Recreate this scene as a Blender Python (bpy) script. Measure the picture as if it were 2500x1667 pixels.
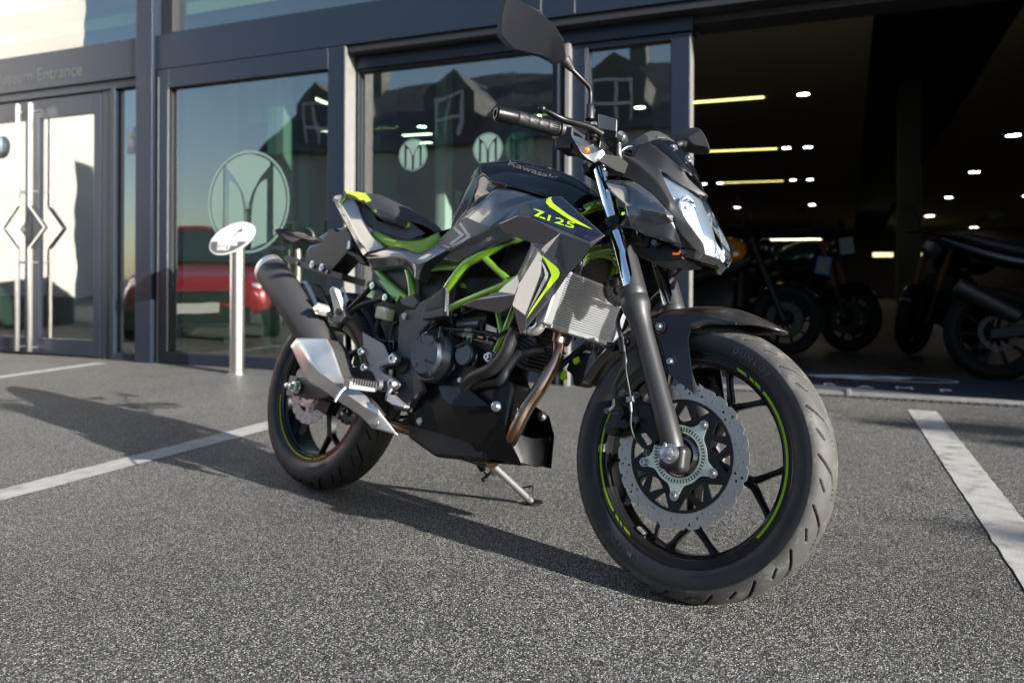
import bpy, bmesh, math, random
import numpy as np
from mathutils import Vector, Matrix
R = math.radians
S = bpy.context.scene
for o in list(bpy.data.objects): bpy.data.objects.remove(o)
# ---------------------------------------------------------------- camera (28 mm, level, lens shifted down)
F, CX, VH, ROLL, H = 1944.0, 1250.0, 681.6, .0046, .6744
cam = bpy.data.objects.new('camera', bpy.data.cameras.new('camera'))
S.collection.objects.link(cam); S.camera = cam
cam.data.sensor_width = 36; cam.data.lens = 36*F/2500; cam.data.shift_y = -(833.5-VH)/2500
cam.location = (0, 0, H)
cam.matrix_world = Matrix.Translation((0, 0, H)) @ Matrix.Rotation(R(90), 4, 'X') @ Matrix.Rotation(ROLL, 4, 'Z')
cam.data.clip_start = .05; cam.data.clip_end = 2000
cam.data.dof.use_dof = True; cam.data.dof.focus_distance = 1.72; cam.data.dof.aperture_fstop = 3.4
# ---------------------------------------------------------------- sky, sun, exposure
SX, SY, EL = .768, -.640, R(16.8)
W = bpy.data.worlds.new('World'); S.world = W; W.use_nodes = True
nt = W.node_tree; sky = nt.nodes.new('ShaderNodeTexSky'); sky.sky_type = 'NISHITA'; sky.sun_disc = False
sky.sun_elevation = EL; sky.sun_rotation = math.atan2(SX, SY); sky.air_density = 1.0; sky.dust_density = .6; sky.ozone_density = 1.5
nt.links.new(sky.outputs[0], nt.nodes['Background'].inputs[0]); nt.nodes['Background'].inputs[1].default_value = .08
sl = bpy.data.lights.new('sun', 'SUN'); sl.energy = 5.0; sl.angle = R(.55); sl.color = (1, .95, .87)
so = bpy.data.objects.new('sun', sl); S.collection.objects.link(so)
hz = math.hypot(SX, SY)
so.rotation_euler = Vector((SX/hz*math.cos(EL), SY/hz*math.cos(EL), math.sin(EL))).to_track_quat('Z', 'Y').to_euler()
S.view_settings.view_transform = 'Standard'; S.view_settings.look = 'None'; S.view_settings.exposure = 1.70; S.view_settings.gamma = 1
S.render.engine = 'CYCLES'; S.render.resolution_x = 1024; S.render.resolution_y = 682
S.cycles.max_bounces = 10; S.cycles.transparent_max_bounces = 16; S.cycles.sample_clamp_indirect = 6
S.cycles.caustics_reflective = False; S.cycles.caustics_refractive = False
# ---------------------------------------------------------------- frames: a pixel of the photo -> a point on a plane of known depth
def v3(*a): return Vector(a)
def ray(u, v):
    du, dv = u-CX, v-VH
    return Vector(((du+ROLL*dv)/F, 1, -(dv-ROLL*du)/F))
CAM = Vector((0, 0, H))
BO = Vector((-.633, 2.5637, 0)); TH, LE, ST, RAKE = R(41.81), R(13.095), R(2.314), R(24.5)
_f = Vector((math.cos(TH), -math.sin(TH), 0)); _l = Vector((0, 0, 1)).cross(_f)
_U = Vector((0, 0, 1))*math.cos(LE)+_l*math.sin(LE); _L = _l*math.cos(LE)-Vector((0, 0, 1))*math.sin(LE)
BM = Matrix.Translation(BO) @ Matrix((_f, _L, _U)).transposed().to_4x4()          # bike frame: x ahead, y to its left, z up the leaning frame
RF, RR, WB = .296, .307, 1.326
_c = Vector((WB-.033*math.cos(RAKE), 0, RF-.033*math.sin(RAKE)))
SM = Matrix.Translation(_c) @ Matrix.Rotation(ST, 4, Vector((-math.sin(RAKE), 0, math.cos(RAKE)))) @ Matrix.Translation(-_c)
BI = BM.inverted(); BSI = (BM @ SM).inverted()
def lb(u, v, y, M=BI):                                   # on the plane y = const of the bike
    o = M @ CAM; d = M.to_3x3() @ ray(u, v); return o+d*((y-o.y)/d.y)
def lbx(u, v, x, M=BI):                                  # on the plane x = const of the bike
    o = M @ CAM; d = M.to_3x3() @ ray(u, v); return o+d*((x-o.x)/d.x)
CROPS = {'a1': (0, 0, 900/2352), 'a2': (0, 500, 900/2352), 'a3': (800, 0, 900/2352), 'a4': (1600, 0, 900/2352), 'a5': (1600, 500, 900/2352),
 'a6': (600, 400, 600/2352), 'a7': (600, 750, 600/1882), 'a8': (1100, 350, 600/2352), 'b1': (1100, 750, 600/1882), 'b2': (1150, 200, 600/2352),
 'b3': (1400, 600, 600/2352), 'b4': (1400, 900, 700/1829), 'b5': (900, 550, 600/2352), 'b6': (1180, 0, 300/1568), 'c1': (640, 780, 320/1140),
 'd1': (1480, 280, 320/1254), 'd2': (1340, 560, 360/1882), 'd3': (1020, 860, 360/1485), 'd4': (780, 640, 360/1485), 'd5': (620, 520, 340/1568)}
def uv(c, X, Y):
    a = CROPS[c]; return a[0]+X*a[2], a[1]+Y*a[2]
def cp(c, X, Y, y): return lb(*uv(c, X, Y), y)           # photo crop coordinate -> bike frame
def cs(c, X, Y, y): return lb(*uv(c, X, Y), y, BSI)      # same, in the steered (fork) frame
BA = R(23); FO = Vector((-1.739, 5.827, 0))
FM = Matrix.Translation(FO) @ Matrix.Rotation(-BA, 4, 'Z'); FI = FM.inverted()     # facade frame: x along it, y into the building
def fl(u, v, w):
    o = FI @ CAM; d = FI.to_3x3() @ ray(u, v); return o+d*((w-o.y)/d.y)
def fz(u, v, z):
    o = FI @ CAM; d = FI.to_3x3() @ ray(u, v); return o+d*((z-o.z)/d.z)
# ---------------------------------------------------------------- materials
MATS = {}
class NT:
    def __init__(s, m): s.t = m.node_tree; s.n = s.t.nodes; s.b = s.n['Principled BSDF']
    def node(s, k, **kw):
        n = s.n.new(k)
        for a, b in kw.items(): setattr(n, a, b)
        return n
    def link(s, a, b): s.t.links.new(a, b)
    def tex(s, k, scale, co=None, **kw):
        n = s.node(k, **kw); n.inputs['Scale'].default_value = scale
        if co is None:
            tc = s.node('ShaderNodeTexCoord'); co = tc.outputs['Object']
        s.link(co, n.inputs['Vector']); return n
    def ramp(s, src, stops, interp='LINEAR'):
        n = s.node('ShaderNodeValToRGB'); r = n.color_ramp; r.interpolation = interp
        while len(r.elements) < len(stops): r.elements.new(.5)
        for e, (p, c) in zip(r.elements, stops):
            e.position = p; e.color = (*c, 1) if isinstance(c, tuple) else (c, c, c, 1)
        s.link(src, n.inputs[0]); return n.outputs[0]
    def bump(s, src, strength=.3, dist=.001, chain=None):
        n = s.node('ShaderNodeBump'); n.inputs['Strength'].default_value = strength; n.inputs['Distance'].default_value = dist
        s.link(src, n.inputs['Height'])
        if chain: s.link(chain, n.inputs['Normal'])
        return n.outputs[0]
def mat(name, col=(.5, .5, .5), rough=.5, metal=0, coat=0, noise=0, nscale=60, bump=0, bscale=400, rvar=0, emit=None, est=1, spec=.5, flake=0, crough=.03, alpha=1, trans=0, ior=1.5, aniso=0):
    m = bpy.data.materials.new(name); m.use_nodes = True; t = NT(m); b = t.b
    b.inputs['Base Color'].default_value = (*col, 1); b.inputs['Roughness'].default_value = rough; b.inputs['Metallic'].default_value = metal
    b.inputs['Coat Weight'].default_value = coat; b.inputs['Coat IOR'].default_value = 1.52; b.inputs['Coat Roughness'].default_value = crough; b.inputs['Specular IOR Level'].default_value = spec
    b.inputs['Transmission Weight'].default_value = trans; b.inputs['IOR'].default_value = ior
    if noise:
        n = t.tex('ShaderNodeTexNoise', nscale); n.inputs['Detail'].default_value = 5
        t.link(t.ramp(n.outputs[0], [(.3, tuple(c*(1-noise) for c in col)), (.7, tuple(min(1, c*(1+noise)) for c in col))]), b.inputs['Base Color'])
    if flake:
        n = t.tex('ShaderNodeTexVoronoi', 1500)
        t.link(t.ramp(n.outputs['Color'], [(.2, tuple(c*(1-flake) for c in col)), (.9, tuple(min(1, c*(1+flake)) for c in col))]), b.inputs['Base Color'])
    if rvar:
        n = t.tex('ShaderNodeTexNoise', 18); n.inputs['Detail'].default_value = 6
        t.link(t.ramp(n.outputs[0], [(.3, max(0, rough-rvar)), (.72, min(1, rough+rvar))]), b.inputs['Roughness'])
    if bump:
        n = t.tex('ShaderNodeTexNoise', bscale); n.inputs['Detail'].default_value = 3
        t.link(t.bump(n.outputs[0], bump, .001), b.inputs['Normal'])
    if emit:
        b.inputs['Emission Color'].default_value = (*emit, 1); b.inputs['Emission Strength'].default_value = est
    MATS[name] = m; return m
def glassmat(name, tint=(.80, .90, .88), refl=.10, boost=1.0, rough=0.0):
    m = bpy.data.materials.new(name); m.use_nodes = True; t = NT(m); t.n.remove(t.b)
    out = [n for n in t.n if n.type == 'OUTPUT_MATERIAL'][0]
    tr = t.node('ShaderNodeBsdfTransparent'); tr.inputs[0].default_value = (*tint, 1)
    gl = t.node('ShaderNodeBsdfGlossy'); gl.inputs['Roughness'].default_value = rough; gl.inputs[0].default_value = (1, 1, 1, 1)
    lw = t.node('ShaderNodeFresnel'); lw.inputs[0].default_value = 1.5
    mp = t.node('ShaderNodeMath', operation='MULTIPLY_ADD'); mp.inputs[1].default_value = boost; mp.inputs[2].default_value = refl; mp.use_clamp = True
    t.link(lw.outputs[0], mp.inputs[0]); mx = t.node('ShaderNodeMixShader')
    ge = t.node('ShaderNodeNewGeometry'); iv = t.node('ShaderNodeMath', operation='SUBTRACT'); iv.inputs[0].default_value = 1; t.link(ge.outputs['Backfacing'], iv.inputs[1])
    m3 = t.node('ShaderNodeMath', operation='MULTIPLY'); t.link(mp.outputs[0], m3.inputs[0]); t.link(iv.outputs[0], m3.inputs[1]); t.link(m3.outputs[0], mx.inputs[0]); t.link(tr.outputs[0], mx.inputs[1]); t.link(gl.outputs[0], mx.inputs[2])
    # slight waviness of the pane
    n = t.tex('ShaderNodeTexNoise', 1.7); n.inputs['Detail'].default_value = 1.5
    t.link(t.bump(n.outputs[0], .25, .014), gl.inputs['Normal'])
    t.link(mx.outputs[0], out.inputs[0]); MATS[name] = m; return m
# ---------------------------------------------------------------- mesh builder
def catmull(pts, k=6, closed=False):
    P = [Vector(p) for p in pts]; n = len(P); out = []
    if n < 3: return P
    for i in range(n if closed else n-1):
        a, b, c, d = (P[(i+j) % n] if closed else P[min(max(i+j, 0), n-1)] for j in (-1, 0, 1, 2))
        for q in range(k):
            t = q/k; out.append(.5*((2*b)+(c-a)*t+(2*a-5*b+4*c-d)*t*t+(3*b-a-3*c+d)*t**3))
    if not closed: out.append(P[-1])
    return out
def basis(d):
    d = Vector(d).normalized(); a = Vector((0, 0, 1)) if abs(d.z) < .9 else Vector((1, 0, 0))
    x = d.cross(a).normalized(); return x, d.cross(x).normalized(), d
class MB:
    def __init__(s): s.v = []; s.f = []; s.m = []; s.cur = 0; s.T = None
    def mat(s, i): s.cur = i; return s
    def add(s, pts):
        b = len(s.v); s.v += [tuple(s.T @ Vector(p)) if s.T else tuple(p) for p in pts]; return b
    def face(s, idx): s.f.append(tuple(idx)); s.m.append(s.cur)
    def poly(s, pts): b = s.add(pts); s.face(range(b, b+len(pts))); return s
    def prism(s, pts, d):
        n = len(pts); d = Vector(d); b = s.add(list(pts)+[Vector(p)+d for p in pts])
        s.face(range(b+n-1, b-1, -1)); s.face(range(b+n, b+2*n))
        for i in range(n): j = (i+1) % n; s.face((b+i, b+j, b+n+j, b+n+i))
        return s
    def hexa(s, p):      # 8 points: bottom loop, top loop
        b = s.add(p)
        for q in ((3, 2, 1, 0), (4, 5, 6, 7), (0, 1, 5, 4), (1, 2, 6, 5), (2, 3, 7, 6), (3, 0, 4, 7)): s.face([b+i for i in q])
        return s
    def box(s, a, b):
        x0, y0, z0 = a; x1, y1, z1 = b
        return s.hexa([(x0, y0, z0), (x1, y0, z0), (x1, y1, z0), (x0, y1, z0), (x0, y0, z1), (x1, y0, z1), (x1, y1, z1), (x0, y1, z1)])
    def obox(s, c, ex, ey, ez):     # oriented box: centre and half-edge vectors
        c, ex, ey, ez = map(Vector, (c, ex, ey, ez))
        return s.hexa([c-ex-ey-ez, c+ex-ey-ez, c+ex+ey-ez, c-ex+ey-ez, c-ex-ey+ez, c+ex-ey+ez, c+ex+ey+ez, c-ex+ey+ez])
    def rings(s, rings, closed=False, caps=True, ringclosed=True):
        n = len(rings[0]); bs = [s.add(r) for r in rings]; k = len(rings)
        for i in range(k if closed else k-1):
            a, b = bs[i], bs[(i+1) % k]
            for j in range(n if ringclosed else n-1): q = (j+1) % n; s.face((a+j, a+q, b+q, b+j))
        if caps and not closed and ringclosed:
            s.face(range(bs[0]+n-1, bs[0]-1, -1)); s.face(range(bs[-1], bs[-1]+n))
        return s
    def cyl(s, p0, p1, r0, r1=None, n=24, caps=True):
        p0, p1 = Vector(p0), Vector(p1); r1 = r0 if r1 is None else r1; x, y, _ = basis(p1-p0)
        c = [(math.cos(t*2*math.pi/n), math.sin(t*2*math.pi/n)) for t in range(n)]
        return s.rings([[p0+(x*a+y*b)*r0 for a, b in c], [p1+(x*a+y*b)*r1 for a, b in c]], caps=caps)
    def lathe(s, prof, o, axis, n=48, closed=False, caps=True):   # prof: (radius, along axis)
        o = Vector(o); x, y, z = basis(axis)
        c = [(math.cos(t*2*math.pi/n), math.sin(t*2*math.pi/n)) for t in range(n)]
        return s.rings([[o+z*h+(x*a+y*b)*max(r, 1e-5) for a, b in c] for r, h in prof], closed=closed, caps=caps)
    def tube(s, pts, r, n=14, smooth=5, caps=True, squash=None):
        P = catmull(pts, smooth) if smooth and len(pts) > 2 else [Vector(p) for p in pts]
        m = len(P); rr = [r]*m if not isinstance(r, (list, tuple)) else [float(np.interp(i/(m-1)*(len(r)-1), range(len(r)), r)) for i in range(m)]
        x, y, t0 = basis(P[1]-P[0]); rings = []
        for i, p in enumerate(P):
            t = (P[min(i+1, m-1)]-P[max(i-1, 0)]).normalized(); x = (x-t*x.dot(t)).normalized(); y = t.cross(x)
            rings.append([p+(x*math.cos(a)*(squash or 1)+y*math.sin(a))*rr[i] for a in (q*2*math.pi/n for q in range(n))])
        return s.rings(rings, caps=caps)
    def ball(s, c, r, n=16, sc=(1, 1, 1)):
        c = Vector(c); rg = []
        for i in range(1, n//2):
            a = math.pi*i/(n//2); rg.append([c+Vector((sc[0]*r*math.sin(a)*math.cos(b), sc[1]*r*math.sin(a)*math.sin(b), sc[2]*r*math.cos(a))) for b in (q*2*math.pi/n for q in range(n))])
        return s.rings(rg)
    def bolt(s, p, d, r=.008, h=.005):      # washer and socket head facing d
        p, d = Vector(p), Vector(d).normalized()
        s.cyl(p, p+d*h*.4, r*1.35, n=20); s.lathe([(r, 0), (r, h), (r*.9, h*1.25), (r*.5, h*1.25), (r*.42, h*.6), (0, h*.6)], p+d*h*.4, d, n=20); return s
    def build(s, name, mats, parent=None, ang=32, bevel=0, solid=0, sub=0, label=None, seg=2, mirror=False, offset=-1, inner=None, post=None, bang=20, crease=None):
        if mirror and s.v and min(abs(p[1]) for p in s.v) > .003:      # two separate pieces: the far one is an object of its own
            q = MB(); q.v = [(x, -y, z) for x, y, z in s.v]; q.f = [tuple(reversed(f)) for f in s.f]; q.m = list(s.m)
            q.build(name, mats, parent, ang, bevel, solid, sub, label, seg, False, offset, inner, post, bang, crease); mirror = False
        if mirror:
            n0 = len(s.v); s.v += [(x, -y, z) for x, y, z in s.v]; s.f += [tuple(i+n0 for i in reversed(f)) for f in s.f]; s.m += list(s.m)
        if post is not None: s.v = [tuple(post @ Vector(p)) for p in s.v]
        me = bpy.data.meshes.new(name); me.from_pydata(s.v, [], s.f)
        mats = mats if isinstance(mats, (list, tuple)) else [mats]
        for m in mats: me.materials.append(MATS[m] if isinstance(m, str) else m)
        me.polygons.foreach_set('material_index', s.m)
        me.update()
        bm = bmesh.new(); bm.from_mesh(me); bmesh.ops.recalc_face_normals(bm, faces=bm.faces) if len(bm.faces) < 30000 else None
        for f in bm.faces: f.smooth = True
        if ang is not None:
            ca = R(ang)
            for e in bm.edges:
                if len(e.link_faces) == 2 and e.calc_face_angle(0) > (ca if crease is None else 1.2): e.smooth = False
        if crease is not None:
            cl = bm.edges.layers.float.new('crease_edge')
            for e in bm.edges: e[cl] = 1.0 if len(e.link_faces) < 2 else min(1, crease*(.4+e.calc_face_angle(0)/.5))
        bm.to_mesh(me); bm.free()
        o = bpy.data.objects.new(name, me); S.collection.objects.link(o)
        if parent is not None: o.parent = parent
        if crease is not None: md = o.modifiers.new('c', 'SUBSURF'); md.levels = 2; md.render_levels = 3; md.boundary_smooth = 'PRESERVE_CORNERS'
        if solid: md = o.modifiers.new('s', 'SOLIDIFY'); md.thickness = solid; md.offset = offset
        if solid and inner: me.materials.append(MATS[inner]); md.material_offset = len(mats)
        if sub: md = o.modifiers.new('u', 'SUBSURF'); md.levels = sub; md.render_levels = sub
        if bevel: md = o.modifiers.new('b', 'BEVEL'); md.width = bevel; md.segments = seg; md.limit_method = 'ANGLE'; md.angle_limit = R(bang); md.harden_normals = True
        if label: o['label'] = label
        return o
def tag(o, label=None, cat=None, group=None, kind=None):
    if label: o['label'] = label
    if cat: o['category'] = cat
    if group: o['group'] = group
    if kind: o['kind'] = kind
    return o
def empty(name, M, label, cat, group=None):
    o = bpy.data.objects.new(name, None); o.empty_display_size = .1; S.collection.objects.link(o); o.matrix_world = M
    return tag(o, label, cat, group)
def copy_tree(o, parent=None):
    c = o.copy(); S.collection.objects.link(c)
    if parent is not None: c.parent = parent
    for ch in [q for q in bpy.data.objects if q.parent == o]: copy_tree(ch, c)
    return c
def flat2d(loops, M, depth=.001, bev=0):       # a plate with holes: nested loops in local xy, laid by matrix M -> (verts, faces)
    cu = bpy.data.curves.new('tmp', 'CURVE'); cu.dimensions = '2D'; cu.fill_mode = 'BOTH'; cu.extrude = depth/2; cu.bevel_depth = bev
    for lp in loops:
        sp = cu.splines.new('POLY'); sp.points.add(len(lp)-1); sp.use_cyclic_u = True
        for p, q in zip(sp.points, lp): p.co = (q[0], q[1], 0, 1)
    return _curve_mesh(cu, M)
def _curve_mesh(cu, M):
    o = bpy.data.objects.new('tmp', cu); S.collection.objects.link(o); dg = bpy.context.evaluated_depsgraph_get(); dg.update()
    me = bpy.data.meshes.new_from_object(o.evaluated_get(dg)); vs = [tuple(M @ v.co) for v in me.vertices]; fs = [tuple(p.vertices) for p in me.polygons]
    bpy.data.objects.remove(o); bpy.data.meshes.remove(me); bpy.data.curves.remove(cu); return vs, fs
def text2d(txt, size, M, depth=.0005, align='CENTER', sp=1.0, shear=0, sx=1, bold=0):
    cu = bpy.data.curves.new('tmp', 'FONT'); cu.body = txt; cu.size = size; cu.extrude = depth/2; cu.align_x = align; cu.align_y = 'CENTER'; cu.space_character = sp; cu.shear = shear; cu.offset = bold
    cu.resolution_u = 4
    return _curve_mesh(cu, M @ Matrix.Diagonal((sx, 1, 1, 1)))
def put(mb, vf):
    b = mb.add(vf[0])
    for f in vf[1]: mb.face([b+i for i in f])
    return mb
def plane_m(o, ex, ey):      # matrix with x along ex, y along ey
    ex = Vector(ex).normalized(); ey = Vector(ey); ey = (ey-ex*ey.dot(ex)).normalized(); ez = ex.cross(ey)
    return Matrix.Translation(o) @ Matrix((ex, ey, ez)).transposed().to_4x4()
def arc(r, a0, a1, n, cx=0, cy=0): return [(cx+r*math.cos(a0+(a1-a0)*i/n), cy+r*math.sin(a0+(a1-a0)*i/n)) for i in range(n+1)]
# materials in use
mat('facade_grey', (.014, .021, .036), .34, .3, rvar=.04)
mat('facade_dark', (.012, .013, .016), .5)
mat('silver_trim', (.27, .265, .255), .4, .5, rvar=.1)
mat('frost', (.20, .30, .27), .6)
mat('interior_wall', (.34, .34, .325), .7); mat('interior_dark', (.012, .011, .01), .7); mat('interior_ceiling', (.55, .44, .30), .8); mat('interior_floor', (.03, .027, .024), .5, rvar=.1)
mat('lamp', (1, 1, 1), emit=(1, .94, .82), est=9); mat('tube_lamp', (1, 1, .9), emit=(1, .9, .6), est=4); mat('slot_lamp', (1, 1, .4), emit=(.85, .8, .25), est=1.0)
mat('mat_blue', (.02, .024, .045), .85, noise=.3, nscale=90); mat('mat_white', (.8, .8, .82), .7)
mat('steel', (.62, .62, .61), .30, 1); mat('sign_white', (.55, .55, .55), .35); mat('sign_grey', (.07, .072, .08), .4)
mat('brush', (.02, .02, .02), .9)
mat('render_white', (.70, .68, .64), .8, noise=.06, nscale=1.5); mat('render_cream', (.50, .48, .42), .8, noise=.08, nscale=1.5); mat('slate', (.10, .10, .10), .7, noise=.35, nscale=3)
mat('window_dark', (.03, .035, .045), .08); mat('trim_white', (.75, .75, .73), .5); mat('leaf', (.05, .085, .025), .6, noise=.5, nscale=9); mat('bark', (.09, .07, .05), .9, noise=.4, nscale=14)
mat('car_red', (.40, .008, .026), .25, .2, coat=1); mat('rubber_plain', (.006, .006, .007), .8, spec=.2); mat('plate_white', (.75, .75, .7), .4)
glassmat('pane', (.66, .80, .75), .14, 1.8); glassmat('pane_door', (.55, .57, .56), .22, 1.4); glassmat('pane_clear', (.8, .9, .87), .05, 1.0)

def frosted():
    m = MATS['frost']; t = NT(m); out = [n for n in t.n if n.type == 'OUTPUT_MATERIAL'][0]; tr = t.node('ShaderNodeBsdfTransparent'); mx = t.node('ShaderNodeMixShader'); mx.inputs[0].default_value = .62
    t.link(tr.outputs[0], mx.inputs[1]); t.link(t.b.outputs[0], mx.inputs[2]); t.link(mx.outputs[0], out.inputs[0])
frosted()
# ================================================================ THE PLACE
def asphalt():
    m = mat('asphalt', (.1, .1, .1), .72); t = NT(m); b = t.b
    tc = t.node('ShaderNodeTexCoord').outputs['Object']
    wn = t.tex('ShaderNodeTexNoise', 60, tc); va = t.node('ShaderNodeVectorMath', operation='SCALE'); va.inputs['Scale'].default_value = .006
    t.link(wn.outputs['Color'], va.inputs[0]); ad = t.node('ShaderNodeVectorMath', operation='ADD'); t.link(tc, ad.inputs[0]); t.link(va.outputs[0], ad.inputs[1])
    vo = t.tex('ShaderNodeTexVoronoi', 340, ad.outputs[0]); sep = t.node('ShaderNodeSeparateColor'); t.link(vo.outputs['Color'], sep.inputs[0])
    stone = t.ramp(sep.outputs[0], [(0, .04), (.24, (.09, .09, .093)), (.48, (.205, .198, .186)), (.67, (.36, .347, .322)), (.82, (.57, .55, .50)), (.93, (.74, .72, .66)), (.985, (.85, .84, .80)), (.994, (.55, .22, .12))], 'CONSTANT')
    gap = t.ramp(vo.outputs['Distance'], [(.28, 1.0), (.62, .16)])
    mx = t.node('ShaderNodeMix', data_type='RGBA', blend_type='MULTIPLY'); mx.inputs[0].default_value = 1; t.link(stone, mx.inputs[6]); t.link(gap, mx.inputs[7])
    fn = t.tex('ShaderNodeTexNoise', 700, tc); f2 = t.ramp(fn.outputs[0], [(.35, .72), (.7, 1.25)])
    m2 = t.node('ShaderNodeMix', data_type='RGBA', blend_type='MULTIPLY'); m2.inputs[0].default_value = 1; t.link(mx.outputs[2], m2.inputs[6]); t.link(f2, m2.inputs[7])
    bn = t.tex('ShaderNodeTexNoise', .9, tc); bn.inputs['Detail'].default_value = 7; f3 = t.ramp(bn.outputs[0], [(.3, .66), (.5, .88), (.72, 1.04)])
    m3 = t.node('ShaderNodeMix', data_type='RGBA', blend_type='MULTIPLY'); m3.inputs[0].default_value = 1; t.link(m2.outputs[2], m3.inputs[6]); t.link(f3, m3.inputs[7])
    sn = t.tex('ShaderNodeTexNoise', 3.2, tc); sn.inputs['Detail'].default_value = 3; f4 = t.ramp(sn.outputs[0], [(.30, .62), (.36, .95), (.60, 1.0), (.70, 1.12)])
    m4 = t.node('ShaderNodeMix', data_type='RGBA', blend_type='MULTIPLY'); m4.inputs[0].default_value = .8; t.link(m3.outputs[2], m4.inputs[6]); t.link(f4, m4.inputs[7])
    t.link(m4.outputs[2], b.inputs['Base Color'])
    hr = t.ramp(vo.outputs['Distance'], [(0, 1.0), (.7, 0.0)])
    t.link(t.bump(hr, .9, .0022), b.inputs['Normal'])
    t.link(t.ramp(sep.outputs[1], [(0, .45), (1, .85)]), b.inputs['Roughness'])
    return m
asphalt()
def paintline():
    m = mat('line_paint', (.6, .6, .57), .6); t = NT(m)
    vo = t.tex('ShaderNodeTexVoronoi', 210); n = t.tex('ShaderNodeTexNoise', 16); n.inputs['Detail'].default_value = 9
    c = t.ramp(n.outputs[0], [(.32, (.20, .19, .18)), (.42, (.31, .30, .285)), (.6, (.37, .36, .345))])
    sp = t.tex('ShaderNodeTexNoise', 130); sp.inputs['Detail'].default_value = 2; s2 = t.ramp(sp.outputs[0], [(.26, .25), (.33, 1.0)])
    mx = t.node('ShaderNodeMix', data_type='RGBA', blend_type='MULTIPLY'); mx.inputs[0].default_value = 1; t.link(c, mx.inputs[6]); t.link(s2, mx.inputs[7])
    t.link(mx.outputs[2], t.b.inputs['Base Color']); t.link(t.bump(vo.outputs['Distance'], .5, .0012), t.b.inputs['Normal'])
paintline()
g = MB().poly([(-400, -400, 0), (400, -400, 0), (400, 400, 0), (-400, 400, 0)]).build('ground', 'asphalt'); tag(g, kind='structure')
def marking(s0, s1, w0, w1, seed, k0=0, k1=0, wr=0):
    random.seed(seed); n = 160; a, b = [], []
    for i in range(n+1):
        w = w0+(w1-w0)*i/n; a.append(FM @ Vector((s0+k0*(w-wr)+random.gauss(0, .0012), w, .002))); b.append(FM @ Vector((s1+k1*(w-wr)+random.gauss(0, .0012), w, .002)))
    o = MB().rings([a, b], ringclosed=False, caps=False).build('parking_line', 'line_paint'); return tag(o, kind='structure')
marking(4.157, 4.292, -7, -.03, 1, -.0287, -.020); marking(1.359, 1.494, -7, -.9, 2, -.034, -.024, -1.70); marking(-1.60, -1.49, -1.6, -.17, 3, -.18, -.18, -.17); marking(7.0, 7.13, -7, -.03, 4)
# ---------------------------------------------------------------- the showroom
bld = empty('showroom_building', FM, 'dark grey metal and glass showroom front with a wide open bay on its right', 'building')
G, K = 'facade_grey', 'facade_dark'
def bpart(name, boxes, m, bevel=.003, **k):
    par = k.pop('parent', bld)
    for a, b in boxes: o = MB().box(a, b).build(name, m, par, bevel=bevel, **k)
    return o
bpart('column', [((-1.355, -.03, 0), (-1.182, .30, 6))], G)
bpart('sign_beam', [((-7, 0, 2.282), (-1.357, .3, 2.588))], G)
bpart('fascia_beam', [((-1.178, 0, 2.312), (12, .34, 2.580))], G, label='long dark blue-grey beam over the windows')
bpart('fascia_lip', [((-1.12, .03, 2.581), (12, .3, 2.603))], G)
bpart('fascia_joint', [((2.075, -.002, 2.32), (2.082, .01, 2.578)), ((2.30, -.002, 2.32), (2.306, .01, 2.578))], 'silver_trim', 0)
bpart('soffit', [((.63, .02, 2.262), (12, .33, 2.309))], K)
bpart('window_header', [((.61, .12, 2.17), (3.0, .3, 2.258))], G)
bpart('bay_header', [((3.0, .16, 2.215), (12, .4, 2.26))], K)
bpart('side_wall', [((5.7, .12, 0), (12, .38, 2.214))], G)
# upper glazing
up = bpart('upper_window', [((-1.178, .06, 2.604), (-1.06, .2, 6)), ((3.4, .06, 2.604), (3.5, .2, 6))], K)
bpart('pane', [((-1.06, .12, 2.604), (3.4, .128, 6))], 'pane', 0, parent=up)
up = bpart('upper_window', [((-7, .06, 5.9), (-1.357, .2, 6))], K)
bpart('pane', [((-7, .12, 2.589), (-1.357, .128, 5.9))], 'pane', 0, parent=up)
bpart('upper_ceiling', [((-6.9, .5, 3.55), (-1.5, 6, 3.7))], 'render_white', 0); bpart('upper_beam', [((-6.9, .5, 3.2), (-1.5, .9, 3.545))], 'render_cream', 0)
# window 1 with mitred frame
def frame(x0, x1, z0, z1, bw, w0, w1, name, gz, glass='pane', bot=None, m=G):
    bl, br, bt, bb = bw
    mb = MB(); mb.box((x0, w0, z0), (x0+bl, w1, z1)); mb.box((x1-br, w0, z0), (x1, w1, z1)); mb.box((x0+bl+.001, w0, z1-bt), (x1-br-.001, w1, z1)); mb.box((x0+bl+.001, w0, z0), (x1-br-.001, w1, z0+bb))
    f = mb.build(name, m, bld, bevel=.002); mb = MB(); g_ = .009
    mb.box((x0+bl, gz-.018, z0+bb), (x0+bl+g_, gz, z1-bt)); mb.box((x1-br-g_, gz-.018, z0+bb), (x1-br, gz, z1-bt)); mb.box((x0+bl+g_, gz-.018, z1-bt-g_), (x1-br-g_, gz, z1-bt)); mb.box((x0+bl+g_, gz-.018, z0+bb), (x1-br-g_, gz, z0+bb+g_)); mb.build('gasket', 'brush', f)
    MB().box((x0+bl, gz, z0+bb), (x1-br, gz+.008, z1-bt)).build('pane', glass, f, label=None)
    return f
f1 = frame(-1.165, .606, 0, 2.308, (.127, .143, .148, .09), 0, .11, 'window', .045)
f2 = frame(.61, 2.33, 0, 2.165, (.02, .222, .01, .10), .14, .26, 'window', .18)
f3 = frame(2.331, 2.986, 0, 2.165, (.012, .112, .032, .10), .14, .26, 'window', .18)
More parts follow.
